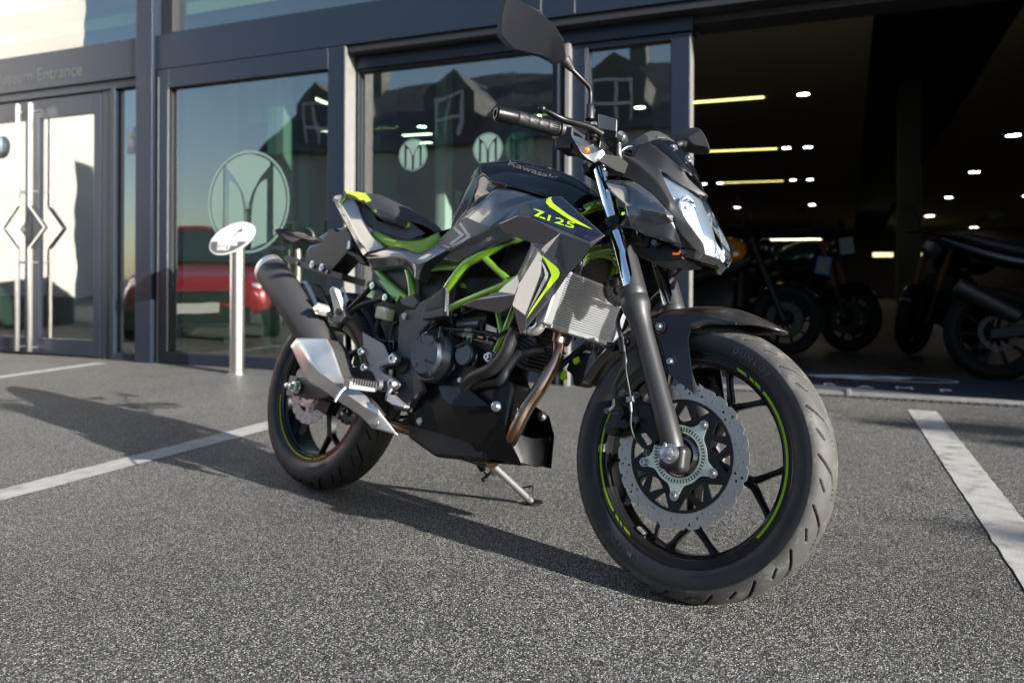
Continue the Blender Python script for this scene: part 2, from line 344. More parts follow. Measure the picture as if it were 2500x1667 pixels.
bpart('trim_strip', [((.6065, .004, 0), (.6085, .13, 2.306)), ((2.9865, .145, 0), (2.989, .25, 2.16)), ((2.155, .1, 0), (2.170, .139, 2.165)), ((2.215, .08, 0), (2.24, .139, 2.165)), ((-1.045, -.003, .1), (-1.038, .04, 2.15)), ((-1.145, -.003, 0), (-1.139, -.0, 2.25))], 'silver_trim', 0)
# logos of frosted film on the glass: an M made of petals in a ring
def logo(cx, cz, rx, rz, w, par, gap=False):
    k = rx
    def disc(r, n=56): return [(r*math.cos(i*2*math.pi/n), r*math.sin(i*2*math.pi/n)) for i in range(n)]
    Z = rz/rx; M = Matrix.Translation((cx, w, cz)) @ Matrix(((1, 0, 0, 0), (0, 0, 1, 0), (0, 1, 0, 0), (0, 0, 0, 1))) @ Matrix.Diagonal((rx, rz, 1, 1))
    mb = MB()
    put(mb, flat2d([disc(1), disc(.955)], M, .001))
    def ysd(x): return math.sqrt(max(0, .92**2-x*x))
    # left petal | dark bar | left inner leaf | centre Y | right inner leaf | dark bar | right petal
    for sgn in (1, -1):
        petal = [(sgn*x, y) for x, y in [(.62, -ysd(.62))]+[(.92*math.cos(a), .92*math.sin(a)) for a in np.linspace(-.83, .83, 16)]+[(.62, ysd(.62))]]
        put(mb, flat2d([petal], M, .001))
        leaf = [(sgn*x, y) for x, y in [(.46, -ysd(.46)), (.46, .42)]+[(.46-.36*math.sin(t), .42-.75*(1-math.cos(t))*.9) for t in np.linspace(.15, 1.45, 9)]+[(.09, -.4), (.09, -ysd(.09))]]
        put(mb, flat2d([leaf], M, .001))
    top = [(.92*math.cos(a), .92*math.sin(a)) for a in np.linspace(math.pi/2-.62, math.pi/2+.62, 14)]+[(-.53, .68), (-.3, .46), (-.12, .2), (0, -.1), (.12, .2), (.3, .46), (.53, .68)]
    put(mb, flat2d([top], M, .001))
    return mb.build('frosted_emblem', 'frost', par, ang=None)
logo(-.283, 1.245, .385, .385, .039, f1); logo(1.058, 1.54, .112, .112, .174, f2); logo(1.635, 1.548, .108, .108, .174, f2); logo(1.85, 1.55, .105, .105, .20, f2)
# entrance: header, two leaves with rails, side light
bpart('door_frame', [((-1.70, .03, 0), (-1.655, .14, 2.22)), ((-4.2, .03, 2.215), (-1.357, .14, 2.281)), ((-1.37, .03, 0), (-1.357, .14, 2.215)), ((-1.654, .03, 0), (-1.371, .14, .06)), ((-1.82, .05, 0), (-1.7, .14, 2.214))], G)
bpart('side_light', [((-1.654, .08, .061), (-1.371, .088, 2.214))], 'pane_door')
frame(-7, -3.52, 0, 2.214, (.1, .1, .15, .1), .05, .12, 'window', .08)
bpart('end_wall', [((-7.2, .0, 0), (-7.001, .3, 6))], G)
def leaf(x0, x1):
    mb = MB(); st = .085
    mb.box((x0, .05, .015), (x0+st, .1, 2.205)); mb.box((x1-st, .05, .015), (x1, .1, 2.205)); mb.box((x0+st, .05, 2.04), (x1-st, .1, 2.205)); mb.box((x0+st, .05, .015), (x1-st, .1, .15))
    d = mb.build('door', G, bld, bevel=.002); MB().box((x0+st, .07, .15), (x1-st, .078, 2.04)).build('pane', 'pane_door', d); return d
d1 = leaf(-2.655, -1.83); d2 = leaf(-3.5, -2.665)
def handle(x, sg, par):
    P = [(x, -.02, .035), (x, -.02, .92), (x+sg*.19, -.02, 1.095), (x, -.02, 1.285), (x, -.02, 2.165)]
    mb = MB(); q = .014
    pr = [[Vector(p)+Vector((a, b, 0)) for a, b in ((-q, -q), (q, -q), (q, q), (-q, q))] for p in P]
    mb.rings(pr)
    for z in (.07, .80, 1.41, 2.1): mb.cyl((x, -.008, z), (x, .05, z), .009, n=12)
    return mb.build('handle', 'steel', par, bevel=.003)
handle(-2.585, 1, d1); handle(-2.745, -1, d2)
mb = MB()
put(mb, text2d('Museum Entrance', .155, Matrix.Translation((-1.985, -.002, 2.395)) @ Matrix.Rotation(R(90), 4, 'X'), .002, align='RIGHT'))
mat('letter', (.085, .088, .095), .45, .3); mb.build('lettering', 'letter', bld, ang=None)
# round blue sticker and warning sticker
mat('sticker_blue', (.30, .45, .60), .5); mat('sticker_pale', (.5, .62, .66), .5); mat('sticker_paper', (.55, .62, .70), .6); mat('sticker_yellow', (.5, .48, .30), .6)
p = fl(4, 360, .065); mb = MB()
for r, k in ((.10, 0), (.078, 1)): mb.mat(k).lathe([(r, 0), (0, .001)], p+Vector((0, -.002*k, 0)), (0, -1, 0), 40)
mb.mat(0); put(mb, text2d('OPEN', .055, Matrix.Translation(p+Vector((0, -.006, 0))) @ Matrix.Rotation(R(90), 4, 'X'), .001)); mb.build('round_sticker', ['sticker_blue', 'sticker_pale'], d2, ang=None)
p = fl(322, 340, .078); mb = MB(); mb.box(p+Vector((-.05, 0, -.12)), p+Vector((.05, .001, .1))); mb.mat(1).prism([p+Vector((-.035, -.002, 0)), p+Vector((.035, -.002, 0)), p+Vector((0, -.002, .065))], (0, .0015, 0)); mb.build('warning_sticker', ['sticker_paper', 'sticker_yellow'], bld, ang=None)
# shell of the room behind: closed, dim
room = MB(); X0, X1, W1, ZC = -7, 12, 42, 2.9
room.mat(0).box((X0, W1, 0), (X1, W1+.2, 6)); room.box((X0-.2, .3, 0), (X0, W1, 6)); room.box((X1, .3, 0), (X1+.2, W1, 6))
room.build('interior_wall', 'interior_wall', bld)
bpart('roof', [((-7.3, .31, 6.001), (12.3, W1+.3, 6.2))], K, 0)
bpart('upper_cladding', [((3.5, .1, 2.604), (12, .3, 6))], G)
fl_ = MB().box((X0, .42, -.2), (X1, W1, .006)).build('interior_floor', 'interior_floor', bld)
bpart('interior_ceiling', [((2.6-9.6, .45, 6.0-3.1), (4.05, 36, 3.0)), ((5.2, .45, 2.9), (12, 36, 3.0))], 'interior_ceiling', 0)
bpart('ceiling_void', [((4.05, .45, 3.25), (5.2, 36, 3.4)), ((4.05, .45, 2.98), (4.06, 36, 3.25)), ((5.19, .45, 2.98), (5.2, 36, 3.25))], 'interior_dark', 0)
bpart('interior_column', [((-.42, 1.6, .01), (-.12, 1.9, 2.9)), ((.7, 3.6, .01), (1.0, 3.9, 2.9)), ((1.75, 4.5, .01), (2.0, 4.75, 2.9))], 'interior_wall', 0)
mat('interior_dim', (.09, .085, .07), .7); a_ = fl(2191, 600, 6.5).x; b_ = fl(2250, 600, 6.5).x  # wall colour lowered to stand in for the dimness deep in the bay
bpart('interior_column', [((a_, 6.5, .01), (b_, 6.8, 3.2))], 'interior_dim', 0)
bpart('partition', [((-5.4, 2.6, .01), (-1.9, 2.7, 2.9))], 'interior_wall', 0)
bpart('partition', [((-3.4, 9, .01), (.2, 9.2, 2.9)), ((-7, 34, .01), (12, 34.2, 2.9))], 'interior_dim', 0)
bpart('glass_screen', [((1.25, 1.2, .01), (1.262, 3.8, 2.6)), ((-.9, .9, .01), (-.888, 2.5, 2.6)), ((.15, .9, .01), (.162, 2.2, 2.6))], 'pane_clear', 0)
bpart('display_wall', [((-1.2, 5.2, .01), (.1, 5.3, 1.9))], 'interior_dark', 0)
# pale fittings just behind the left and middle panes
for u0, u1, w_, z1, m in ((548, 582, 1.6, 2.9, 'interior_wall'), (652, 690, 1.1, 2.9, 'interior_wall'), (728, 752, 2.2, 2.9, 'interior_wall'), (1062, 1086, .9, 2.6, 'interior_wall'), (1250, 1300, 3, 2.9, 'interior_wall')):
    a_, b_ = fl(u0, 600, w_).x, fl(u1, 600, w_).x; bpart('interior_post', [((a_, w_, .01), (b_, w_+.12, z1))], m, 0)
a_, b_ = fl(440, 600, 3.4).x, fl(640, 600, 3.4).x; bpart('ceiling_slab', [((a_, 3.4, 2.35), (b_, 6, 2.6))], 'interior_wall', 0)
a_, b_ = fl(560, 600, 2.0).x, fl(770, 600, 2.0).x; bpart('ceiling_beam', [((a_, 2.0, 2.05), (b_, 2.3, 2.3))], 'interior_dark', 0)
a_, b_ = fl(1110, 600, 2.4).x, fl(1345, 600, 2.4).x; bpart('display_wall', [((a_, 2.4, .01), (b_, 2.5, 1.55))], 'interior_wall', 0)
# threshold: steel strip, brush strip, printed mat
bpart('threshold_strip', [((2.99, .40, .0), (12, .455, .022)), ((3.86, .395, .0), (3.885, .46, .034))], 'silver_trim')
mb = MB()
for i in range(110):
    s = 3.0+i*.045; mb.box((s, .30, .001), (s+.03, .385, .004))
mb.build('drain_grille', 'brush', bld)
mt = MB().box((2.99, .47, .007), (6.4, 1.62, .014)).build('door_mat', ['mat_blue'], None); mt.matrix_world = FM; tag(mt, 'dark blue entrance mat with white lettering behind the steel threshold of the open bay', 'mat')
mb = MB()
for ch, (u, v) in zip('ARAMP', [(1835, 928), (2025, 938), (2112, 944), (2208, 947), (2308, 953)]):
    q = fz(u, v, .0155); put(mb, text2d(ch, .16, Matrix.Translation(q), .0012, sx=.95))
q = fz(2090, 920, .0155)
for a, b, sx in ((0, 0, 1.0), (.24, .05, .5), (-.2, -.03, .6)): put(mb, flat2d([[(a+.19*sx*math.cos(t)*(1+.25*math.sin(3*t)), b+.07*math.sin(t)*(1+.2*math.cos(4*t))) for t in np.linspace(0, 6.28, 40)[:-1]]], Matrix.Translation(q+Vector((0, 0, a*.0004))), .001))
put(mb, flat2d([[(.42*math.cos(t), .14*math.sin(t)) for t in np.linspace(0, 6.28, 50)[:-1]], [(.40*math.cos(t), .125*math.sin(t)) for t in np.linspace(0, 6.28, 50)[:-1]]], Matrix.Translation(q+Vector((.2, .0, .0))), .001))
mb.build('lettering', 'mat_white', mt, ang=None)
# lamps
def down(u, v, r=.075, z=2.9, lab=None, grp=None):
    q = fz(u, v, z); mb = MB(); mb.lathe([(r*1.12, -.001), (r*1.12, -.006), (r, -.008), (r, -.001)], q, (0, 0, 1), 28)
    mb.mat(1).lathe([(r, -.004), (0, -.0045)], q, (0, 0, 1), 28); o = mb.build('ceiling_downlight', ['silver_trim', 'lamp'], None, ang=None); o.matrix_world = FM
    tag(o, lab, 'ceiling light', grp)
gA = 'round downlights in the ceiling panel left of the dark void'; gB = 'round downlights in the ceiling right of the dark void'; gC = 'downlights seen through the window panes'
for u, v in [(1961, 230), (1920, 361), (1972, 359), (1718, 449), (1758, 447), (1936, 439), (1978, 438), (1800, 506), (1982, 500), (1988, 567), (1820, 570)]: down(u, v, .07 if v < 500 else .10, lab='small round ceiling downlight glowing in the brown ceiling left of the dark void', grp=gA)
for u, v in [(2474, 330), (2379, 420), (2316, 482), (2270, 527), (2431, 522), (2378, 555), (2340, 578), (2506, 478)]: down(u, v, .10 if v < 520 else .15, lab='round ceiling downlight glowing at the far right of the open bay', grp=gB)
for u, v in [(1562, 262), (1620, 256), (1320, 283), (1030, 309), (786, 330), (875, 428), (457, 393)]: down(u, v, .07, lab='round downlight glowing behind the closed window glass', grp=gC)
def slot(u0, v0, u1, v1, z, wd, m, name, lab):
    a, b = fz(u0, v0, z), fz(u1, v1, z); d = (b-a).normalized(); n = Vector((-d.y, d.x, 0))*wd
    mb = MB(); mb.prism([a-n*1.5, b-n*1.5, b+n*1.5, a+n*1.5], (0, 0, -.006)); mb.mat(1).prism([a-n+Vector((0, 0, -.0065)), b-n+Vector((0, 0, -.0065)), b+n+Vector((0, 0, -.0065)), a+n+Vector((0, 0, -.0065))], (0, 0, -.004))
    o = mb.build(name, ['interior_dark', m], None, ang=None); o.matrix_world = FM; tag(o, lab, 'ceiling light')
slot(1640, 253, 1865, 236, 2.9, .05, 'slot_lamp', 'strip_light', 'yellow strip light in the ceiling slot nearest the open bay')
slot(1700, 370, 1897, 362, 2.9, .05, 'slot_lamp', 'strip_light', 'thin amber strip light in the second ceiling slot of the open bay')
slot(1760, 446, 1912, 441, 2.9, .04, 'slot_lamp', 'strip_light', 'faint yellow strip light in the third ceiling slot of the open bay')
slot(985, 330, 1052, 326, 2.9, .05, 'tube_lamp', 'strip_light', 'upper of two pale strip lights behind the middle window')
slot(1020, 349, 1053, 347, 2.9, .05, 'tube_lamp', 'strip_light', 'lower of two pale strip lights behind the middle window')
slot(762, 236, 798, 252, 2.9, .03, 'tube_lamp', 'strip_light', 'bright slanting strip light behind the top right of the left window')
slot(1750, 587, 1806, 587, 2.05, .10, 'tube_lamp', 'tube_light', 'short white tube light at the back of the showroom beside the headlight')
slot(1877, 585, 2013, 583, 2.05, .10, 'tube_lamp', 'tube_light', 'long white tube light at the back of the showroom')
# back fascia with lit panels
def quadp(uvs, w, m, name, th=.05): 
    mb = MB(); mb.prism([fl(u, v, w) for u, v in uvs], (0, th, 0)); return mb.build(name, m, bld)
quadp([(1745, 612), (2035, 611), (2035, 590), (1745, 592)], 30, 'interior_ceiling', 'back_fascia')
mat('panel_glow', (.4, .38, .2), emit=(.8, .75, .4), est=.7)
quadp([(2131, 627), (2180, 627), (2180, 617), (2131, 617)], 29, 'panel_glow', 'lit_panel'); quadp([(2238, 627), (2272, 627), (2258, 616), (2238, 616)], 29, 'panel_glow', 'lit_panel')
# ---------------------------------------------------------------- bollard sign
q0 = FM @ Vector((-.10, -.27, 0)); mb = MB()
bl = empty('parking_sign', Matrix.Translation(q0) @ Matrix.Rotation(-BA, 4, 'Z'), 'brushed steel post topped by a slanted white oval parking sign before the left window', 'sign')
MB().lathe([(.05, 0), (.05, .90)], (0, 0, 0), (0, 0, 1), 40).build('post', 'steel', bl)
MB().lathe([(.066, 0), (.066, .006), (.05, .008)], (0, 0, 0), (0, 0, 1), 40).build('base_ring', 'steel', bl)
c = Vector((.004, -.058, .948)); SMx = Matrix.Translation(c) @ Matrix.Rotation(R(12), 4, 'Z') @ Matrix.Rotation(R(80), 4, 'X')
def ell(a, b, n=64, q=R(25)): return [(a*math.cos(t)*math.cos(q)-b*math.sin(t)*math.sin(q), a*math.cos(t)*math.sin(q)+b*math.sin(t)*math.cos(q)) for t in (i*2*math.pi/n for i in range(n))]
mb = MB(); put(mb, flat2d([ell(.176, .097)], SMx, .010, .0015)); sg = mb.build('sign_plate', 'sign_white', bl)
low = [p for p in ell(.168, .089, 200) if p[1] < -.020]; low.sort(key=lambda p: math.atan2(p[1]+.05, p[0]+.07) % (2*math.pi))
low = [p for p in ell(.168, .089, 200)]; low = [p for p in low if p[1] < -.020]; k_ = max(range(len(low)), key=lambda i: (Vector(low[i])-Vector(low[i-1])).length); low = low[k_:]+low[:k_]
mb = MB(); put(mb, flat2d([low], SMx @ Matrix.Translation((0, 0, .0085)), .001)); mb.build('lower_band', 'sign_grey', sg, ang=None)
mb = MB(); put(mb, text2d('PARKING', .036, SMx @ Matrix.Translation((-.030, -.040, .0098)), .001, shear=.3, bold=.0014)); put(mb, text2d('ONLY', .036, SMx @ Matrix.Translation((-.058, -.072, .0098)), .001, shear=.3, bold=.0014)); mb.build('lettering', 'sign_white', sg, ang=None)
mb = MB(); put(mb, flat2d([[(.01, .02), (.03, .035), (.042, .06), (.06, .068), (.078, .085), (.075, .066), (.08, .05), (.06, .04), (.055, .048), (.04, .038), (.035, .022), (.0, .005)]], SMx @ Matrix.Translation((.0, .0, .0075)), .001)); mb.build('emblem', 'sign_grey', sg, ang=None)
# ---------------------------------------------------------------- across the street (seen in the glass)
def house(name, s0, s1, w, ze, zr, m, lab, doors=True, nwin=3, dormer=0, depth=7):
    e = empty(name, FM @ Matrix.Translation((s0, w, 0)), lab, 'house'); L = s1-s0
    MB().box((0, -depth, 0), (L, 0, ze)).build('wall', m, e)
    if zr > ze:
        MB().rings([[(-.1, .25, ze-.05), (-.1, -depth/2, zr), (-.1, -depth-.2, ze-.05)], [(L+.1, .25, ze-.05), (L+.1, -depth/2, zr), (L+.1, -depth-.2, ze-.05)]]).build('roof', 'slate', e)
    def win(x, z, ww, hh, y=0):
        f = MB(); t = .06
        for a, b in (((x-t, y, z-t), (x, y+.06, z+hh+t)), ((x+ww, y, z-t), (x+ww+t, y+.06, z+hh+t)), ((x, y, z-t), (x+ww, y+.06, z)), ((x, y, z+hh), (x+ww, y+.06, z+hh+t)), ((x, y+.01, z+hh/2-.03), (x+ww, y+.05, z+hh/2+.03)), ((x+ww/2-.02, y+.012, z), (x+ww/2+.02, y+.045, z+hh/2-.03)), ((x+ww/2-.02, y+.012, z+hh/2+.03), (x+ww/2+.02, y+.045, z+hh))): f.box(a, b)
        fo = f.build('window', 'trim_white', e); MB().box((x, y+.002, z), (x+ww, y+.01, z+hh)).build('pane', 'window_dark', fo)
    fl_n = max(1, int(ze//2.6))
    for k in range(fl_n):
        for i in range(nwin): win(L*(i+.5)/nwin-.45, .8+2.6*k, .9, 1.45)
    for i in range(dormer):
        x = L*(i+.5)/dormer; z = ze+.1
        MB().rings([[(x-.8, -.3, z), (x+.8, -.3, z), (x+.8, -.3, z+1.3), (x, -.3, z+2.0), (x-.8, -.3, z+1.3)], [(x-.8, -3, z), (x+.8, -3, z), (x+.8, -3, z+1.3), (x, -3, z+2.0), (x-.8, -3, z+1.3)]]).build('dormer', 'slate', e); win(x-.4, z+.15, .8, 1.1, -.29)
    MB().box((L*.2, -depth/2-.3, zr-.5), (L*.2+.6, -depth/2+.3, zr+.7)).build('chimney', 'slate', e)
    return e
wg = empty('boundary_wall', FM @ Matrix.Translation((-6.75, -1.7, 0)), 'tall white rendered wall with grey plinth, mirrored in the glass of the entrance doors', 'wall')
MB().box((-.2, -1.7, .4), (.2, 1.69, 6.5)).build('wall', 'render_white', wg); mat('plinth_grey', (.16, .18, .18), .8, noise=.1, nscale=3); MB().box((-.2, -1.71, 0), (.215, 1.69, .399)).build('plinth', 'plinth_grey', wg); MB().box((-.24, -1.74, 6.501), (.24, 1.69, 6.6)).build('coping', 'plinth_grey', wg)
house('town_house', -34, -20.4, -14, 8.5, 8.6, 'render_white', 'tall white rendered town house across the street', nwin=5, depth=1.6)
house('low_house', -19.5, -14.6, -22, 3.4, 4.4, 'render_white', 'low white house beyond the gap across the street', nwin=2)
house('terraced_house', -12.4, -4.2, -14, 4.3, 6.9, 'render_cream', 'cream terraced house with slate roof and two dormers across the street, left one', nwin=4, dormer=2)
house('terraced_house', -4.0, 5.5, -14, 4.3, 6.9, 'render_cream', 'cream terraced house with slate roof and two dormers across the street, middle one', nwin=4, dormer=2)
# ================================================================ THE MOTORCYCLE
bike = empty('motorcycle', BM, 'grey and black naked motorcycle with lime green frame leaning on its side stand outdoors', 'motorcycle')
mat('paint_grey', (.088, .093, .105), .26, .6, coat=1, flake=.25); mat('paint_black', (.004, .004, .006), .08, coat=.15, spec=.4); mat('plastic_black', (.012, .012, .0135), .52, bump=.3, bscale=900)
mat('pan_black', (.004, .004, .004), .14, spec=.25, noise=.8, nscale=500); mat('plastic_gloss', (.008, .008, .009), .12, coat=1); mat('plastic_grey', (.038, .038, .042), .5, bump=.2, bscale=900)
mat('frame_green', (.15, .31, .012), .22, .35, coat=1, flake=.2); mat('rim_lime', (.24, .38, .012), .5, spec=.2); mat('lime', (.36, .56, .02), .55, spec=.2); mat('seat_green', (.20, .34, .025), .55, bump=.15, bscale=700); mat('lime_trim', (.42, .56, .04), .5)
mat('seat_black', (.012, .012, .015), .6, bump=.3, bscale=500); mat('seat_weave', (.03, .03, .034), .5, bump=.9, bscale=260)
mat('decal_navy', (.007, .011, .026), .25, coat=.8); mat('decal_grey', (.075, .072, .072), .5); mat('decal_silver', (.28, .28, .29), .35, .3)
mat('rubber', (.006, .0065, .008), .5, rvar=.12, bump=.15, bscale=220)
mat('chrome', (.75, .76, .78), .05, 1); mat('zinc', (.72, .76, .66), .3, .8, noise=.1, nscale=30); mat('bolt_steel', (.48, .48, .50), .32, 1); mat('alu', (.66, .65, .63), .40, .9, rvar=.08, noise=.05, nscale=25)
mat('alu_dull', (.19, .19, .20), .45, .8); mat('fork_grey', (.034, .034, .036), .42, .5, bump=.06, bscale=500); mat('disc_steel', (.36, .345, .335), .38, .9, noise=.06, nscale=120); mat('disc_tinted', (.42, .38, .38), .5, .35)  # rear disc: faint pink of the red car's reflection put into its colour
mat('wheel_black', (.007, .007, .008), .22, .0, coat=.1, spec=.4); mat('black_metal', (.009, .009, .010), .35, .5); mat('engine_black', (.010, .0105, .012), .38, .4, rvar=.1, bump=.1, bscale=300); mat('clutch_grey', (.045, .053, .068), .30, .6)
mat('muffler_grey', (.050, .048, .050), .48, .4, noise=.08, nscale=8); mat('lens_clear', (.9, .93, .95), .03, trans=.0); mat('reflector', (.86, .88, .91), .30, .40, bump=.5, bscale=60); mat('amber', (.9, .22, .01), .2, coat=1, emit=(.9, .2, .01), est=.15)  # amber: faint glow put into the colour of bulb and wire
mat('reservoir', (.38, .35, .22), .4); mat('engrave', (.008, .009, .011), .6); mat('print_grey', (.07, .07, .075), .4); mat('chain', (.05, .045, .04), .4, .8)
glassmat('lens', (.93, .96, .98), .10, 1.0)
def bronze():
    m = mat('bronze_pipe', (.30, .19, .13), .28, 1); t = NT(m); n = t.tex('ShaderNodeTexNoise', 5); n.inputs['Detail'].default_value = 4
    t.link(t.ramp(n.outputs[0], [(.3, (.16, .095, .065)), (.5, (.32, .20, .14)), (.7, (.42, .34, .28))]), t.b.inputs['Base Color'])
bronze()
def tread():
    m = mat('tread_dusty', (.12, .12, .12), .7); t = NT(m); n = t.tex('ShaderNodeTexNoise', 22); n.inputs['Detail'].default_value = 10; n.inputs['Roughness'].default_value = .7
    t.link(t.ramp(n.outputs[0], [(.35, (.025, .0245, .024)), (.54, (.040, .039, .038)), (.60, (.075, .072, .067)), (.75, (.095, .09, .083))]), t.b.inputs['Base Color'])
    t.link(t.bump(n.outputs[0], .25, .0008), t.b.inputs['Normal'])
tread()
mat('tread_black', (.009, .009, .010), .6, bump=.2, bscale=200)
mat('fender_dust', (.020, .016, .012), .32, coat=.6, noise=.5, nscale=40)
mat('groove_black', (.003, .003, .003), .9, spec=.1)  # near-black colour given to the groove floors
# ---- tyre with real grooves
def tyre(name, cx, cz, Rt, hw, drop, bead, long_, short, npitch, parent, M, wide=1.0, mats=('rubber', 'tread_dusty', 'groove_black'), nth=2000, nt_=110):
    edge = Rt-drop; a = np.linspace(-math.pi/2, math.pi/2, nt_+1)
    ty, tr = hw*np.sin(a), edge+drop*np.cos(a)
    ds = np.hypot(np.diff(ty), np.diff(tr)); s = np.concatenate([[0], np.cumsum(ds)]); s = (s-s[-1]/2)*1000
    sw = [(bead, .0395*wide), (bead+.003, .0425*wide), (bead+.010, hw*.93), (bead+.020, hw*.985), (edge-.008, hw*1.0), (edge-.001, hw*1.004)]
    py = np.concatenate([[-y for _, y in sw], ty, [y for _, y in sw[::-1]]]); pr = np.concatenate([[r for r, _ in sw], tr, [r for r, _ in sw[::-1]]])
    ns = len(sw); S_ = np.full(len(py), 999.0); S_[ns:ns+nt_+1] = s
    th = np.arange(nth)*2*np.pi/nth; C_ = th*Rt*1000; P = 2*math.pi*Rt*1000/npitch
    cc, ss = np.meshgrid(C_, S_, indexing='ij'); disp = np.zeros_like(cc)
    for sgn, off in ((-1, 0), (1, P/2)):
        c = (cc+off) % P; q = ss*sgn*-1
        for line, w in [(long_, 2.5), (short, 2.2)]:
            for k in (-2, -1, 0, 1, 2):
                for (c0, s0), (c1, s1) in zip(line[:-1], line[1:]):
                    ax, ay, bx, by = c0+k*P, s0, c1+k*P, s1; dx, dy = bx-ax, by-ay
                    t = np.clip(((c-ax)*dx+(q-ay)*dy)/(dx*dx+dy*dy), 0, 1); d = np.hypot(c-ax-t*dx, q-ay-t*dy)
                    disp = np.maximum(disp, np.clip((w+.45-d)/.6, 0, 1))
    disp[ss > 900] = 0
    # mould line at the tread edge and a ridge round the sidewall
    rr = pr[None, :]-disp*.005
    X = cx+rr*np.cos(th)[:, None]; Z = cz+rr*np.sin(th)[:, None]; Y = np.broadcast_to(py, X.shape)
    V = np.stack([X, Y, Z], -1).reshape(-1, 3); Mn = np.array(M); V = V@Mn[:3, :3].T+Mn[:3, 3]
    n = len(py); i, j = np.meshgrid(np.arange(nth), np.arange(n-1), indexing='ij'); i2 = (i+1) % nth
    Fq = np.stack([i*n+j, i*n+j+1, i2*n+j+1, i2*n+j], -1).reshape(-1, 4)
    mid = .5*(S_[:-1]+S_[1:]); dm = .25*(disp[:, :-1]+disp[:, 1:]+np.roll(disp, -1, 0)[:, :-1]+np.roll(disp, -1, 0)[:, 1:])
    mi = np.where(np.abs(np.broadcast_to(mid, dm.shape)) < abs(s[-1])*.93, 1, 0); mi = np.where(dm > .5, 2, mi)
    me = bpy.data.meshes.new(name); me.from_pydata(V.tolist(), [], Fq.tolist())
    for m in mats: me.materials.append(MATS[m])
    me.polygons.foreach_set('material_index', mi.reshape(-1).astype(int)); me.polygons.foreach_set('use_smooth', np.ones(len(Fq), bool)); me.update()
    o = bpy.data.objects.new(name, me); S.collection.objects.link(o); o.parent = parent; return o
I4 = Matrix.Identity(4)
FRL = [(100, 50), (92, 44), (62, 19), (42, 11), (8, 6)]; FRS = [(50, 46), (40, 41), (28, 34)]
def xz(r, a, y, cx, cz): return (cx+r*math.cos(a), y, cz+r*math.sin(a))
def rim(name, cx, cz, hw, M, nsp, phase, parent, hub=.038, spoke_y=.0, hubw=.05):
    mb = MB(); mb.T = M; w = hw
    prof = [(.2285, -w), (.2285, -w+.004), (.222, -w+.007), (.2185, -w+.012), (.214, 0), (.2185, w-.012), (.222, w-.007), (.2285, w-.004), (.2285, w), (.2265, w+.0015),
            (.2215, w+.0012), (.2205, w-.001), (.2105, w-.0015), (.2085, w-.006), (.2045, w-.009), (.2035, w-.016), (.1995, w-.020), (.1975, 0), (.1995, -w+.020), (.2035, -w+.016), (.2045, -w+.009), (.2085, -w+.006), (.2105, -w+.0015), (.2205, -w+.001), (.2215, -w-.0012), (.2265, -w-.0015)]
    mb.lathe(prof, (cx, 0, cz), (0, 1, 0), 180, closed=True)
    mb.lathe([(hub*.55, -hubw), (hub*.95, -hubw), (hub, -hubw+.006), (hub, -.022), (hub*1.25, -.016), (hub*1.25, .016), (hub, .022), (hub, hubw-.006), (hub*.95, hubw), (hub*.55, hubw)], (cx, 0, cz), (0, 1, 0), 48)
    for k in range(nsp):
        a = phase+2*math.pi*k/nsp
        def sec(r, da, wd, ty):
            c = Vector(xz(r, a+da, spoke_y, cx, cz)); tv = Vector((-math.sin(a+da), 0, math.cos(a+da))); y = Vector((0, 1, 0))
            return [c+tv*wd-y*ty*.7, c+tv*wd*.6-y*ty, c-tv*wd*.6-y*ty, c-tv*wd-y*ty*.7, c-tv*wd+y*ty*.7, c-tv*wd*.6+y*ty, c+tv*wd*.6+y*ty, c+tv*wd+y*ty*.7]
        mb.rings([sec(.036, 0, .019, .02), sec(.06, 0, .014, .018), (sec(.10, 0, .0115, .0155)), sec(.128, 0, .0115, .014), sec(.143, 0, .014, .0125)])
        for sg in (-1, 1):
            def s2(r, da, wd, ty, tilt):
                c = Vector(xz(r, a+sg*da, spoke_y, cx, cz)); rd = Vector((math.cos(a+sg*da), 0, math.sin(a+sg*da))); tv0 = Vector((-math.sin(a+sg*da), 0, math.cos(a+sg*da)))
                tv = (tv0*math.cos(tilt)-rd*math.sin(tilt)*sg).normalized(); y = Vector((0, 1, 0))
                return [c+tv*wd-y*ty*.6, c+tv*wd*.5-y*ty, c-tv*wd*.5-y*ty, c-tv*wd-y*ty*.6, c-tv*wd+y*ty*.6, c-tv*wd*.5+y*ty, c+tv*wd*.5+y*ty, c+tv*wd+y*ty*.6]
            mb.rings([s2(.130, .01, .008, .012, .2), s2(.147, .075, .0075, .0115, .9), s2(.165, .16, .0062, .011, .95), s2(.185, .225, .006, .0105, .8), s2(.203, .27, .0085, .0115, .6)])
    return mb.build(name, 'wheel_black', parent, ang=30)
def ang_of(p, cx, cz): return math.atan2(p.z-cz, p.x-cx)
def stripe(cx, cz, w, M, segs, parent, name='rim_stripe'):
    mb = MB(); mb.T = M
    for a0, a1, sl in segs:
        n = max(2, int(abs(a1-a0)/.02)); A_, B_ = [], []
        for i in range(n+1):
            t = a0+(a1-a0)*i/n; B_.append(xz(.2180, t+sl, -w+.0006, cx, cz)); A_.append(xz(.2130, t, -w+.0006, cx, cz))
        mb.rings([A_, B_], ringclosed=False, caps=False)
    return mb.build(name, 'rim_lime', parent, ang=None)
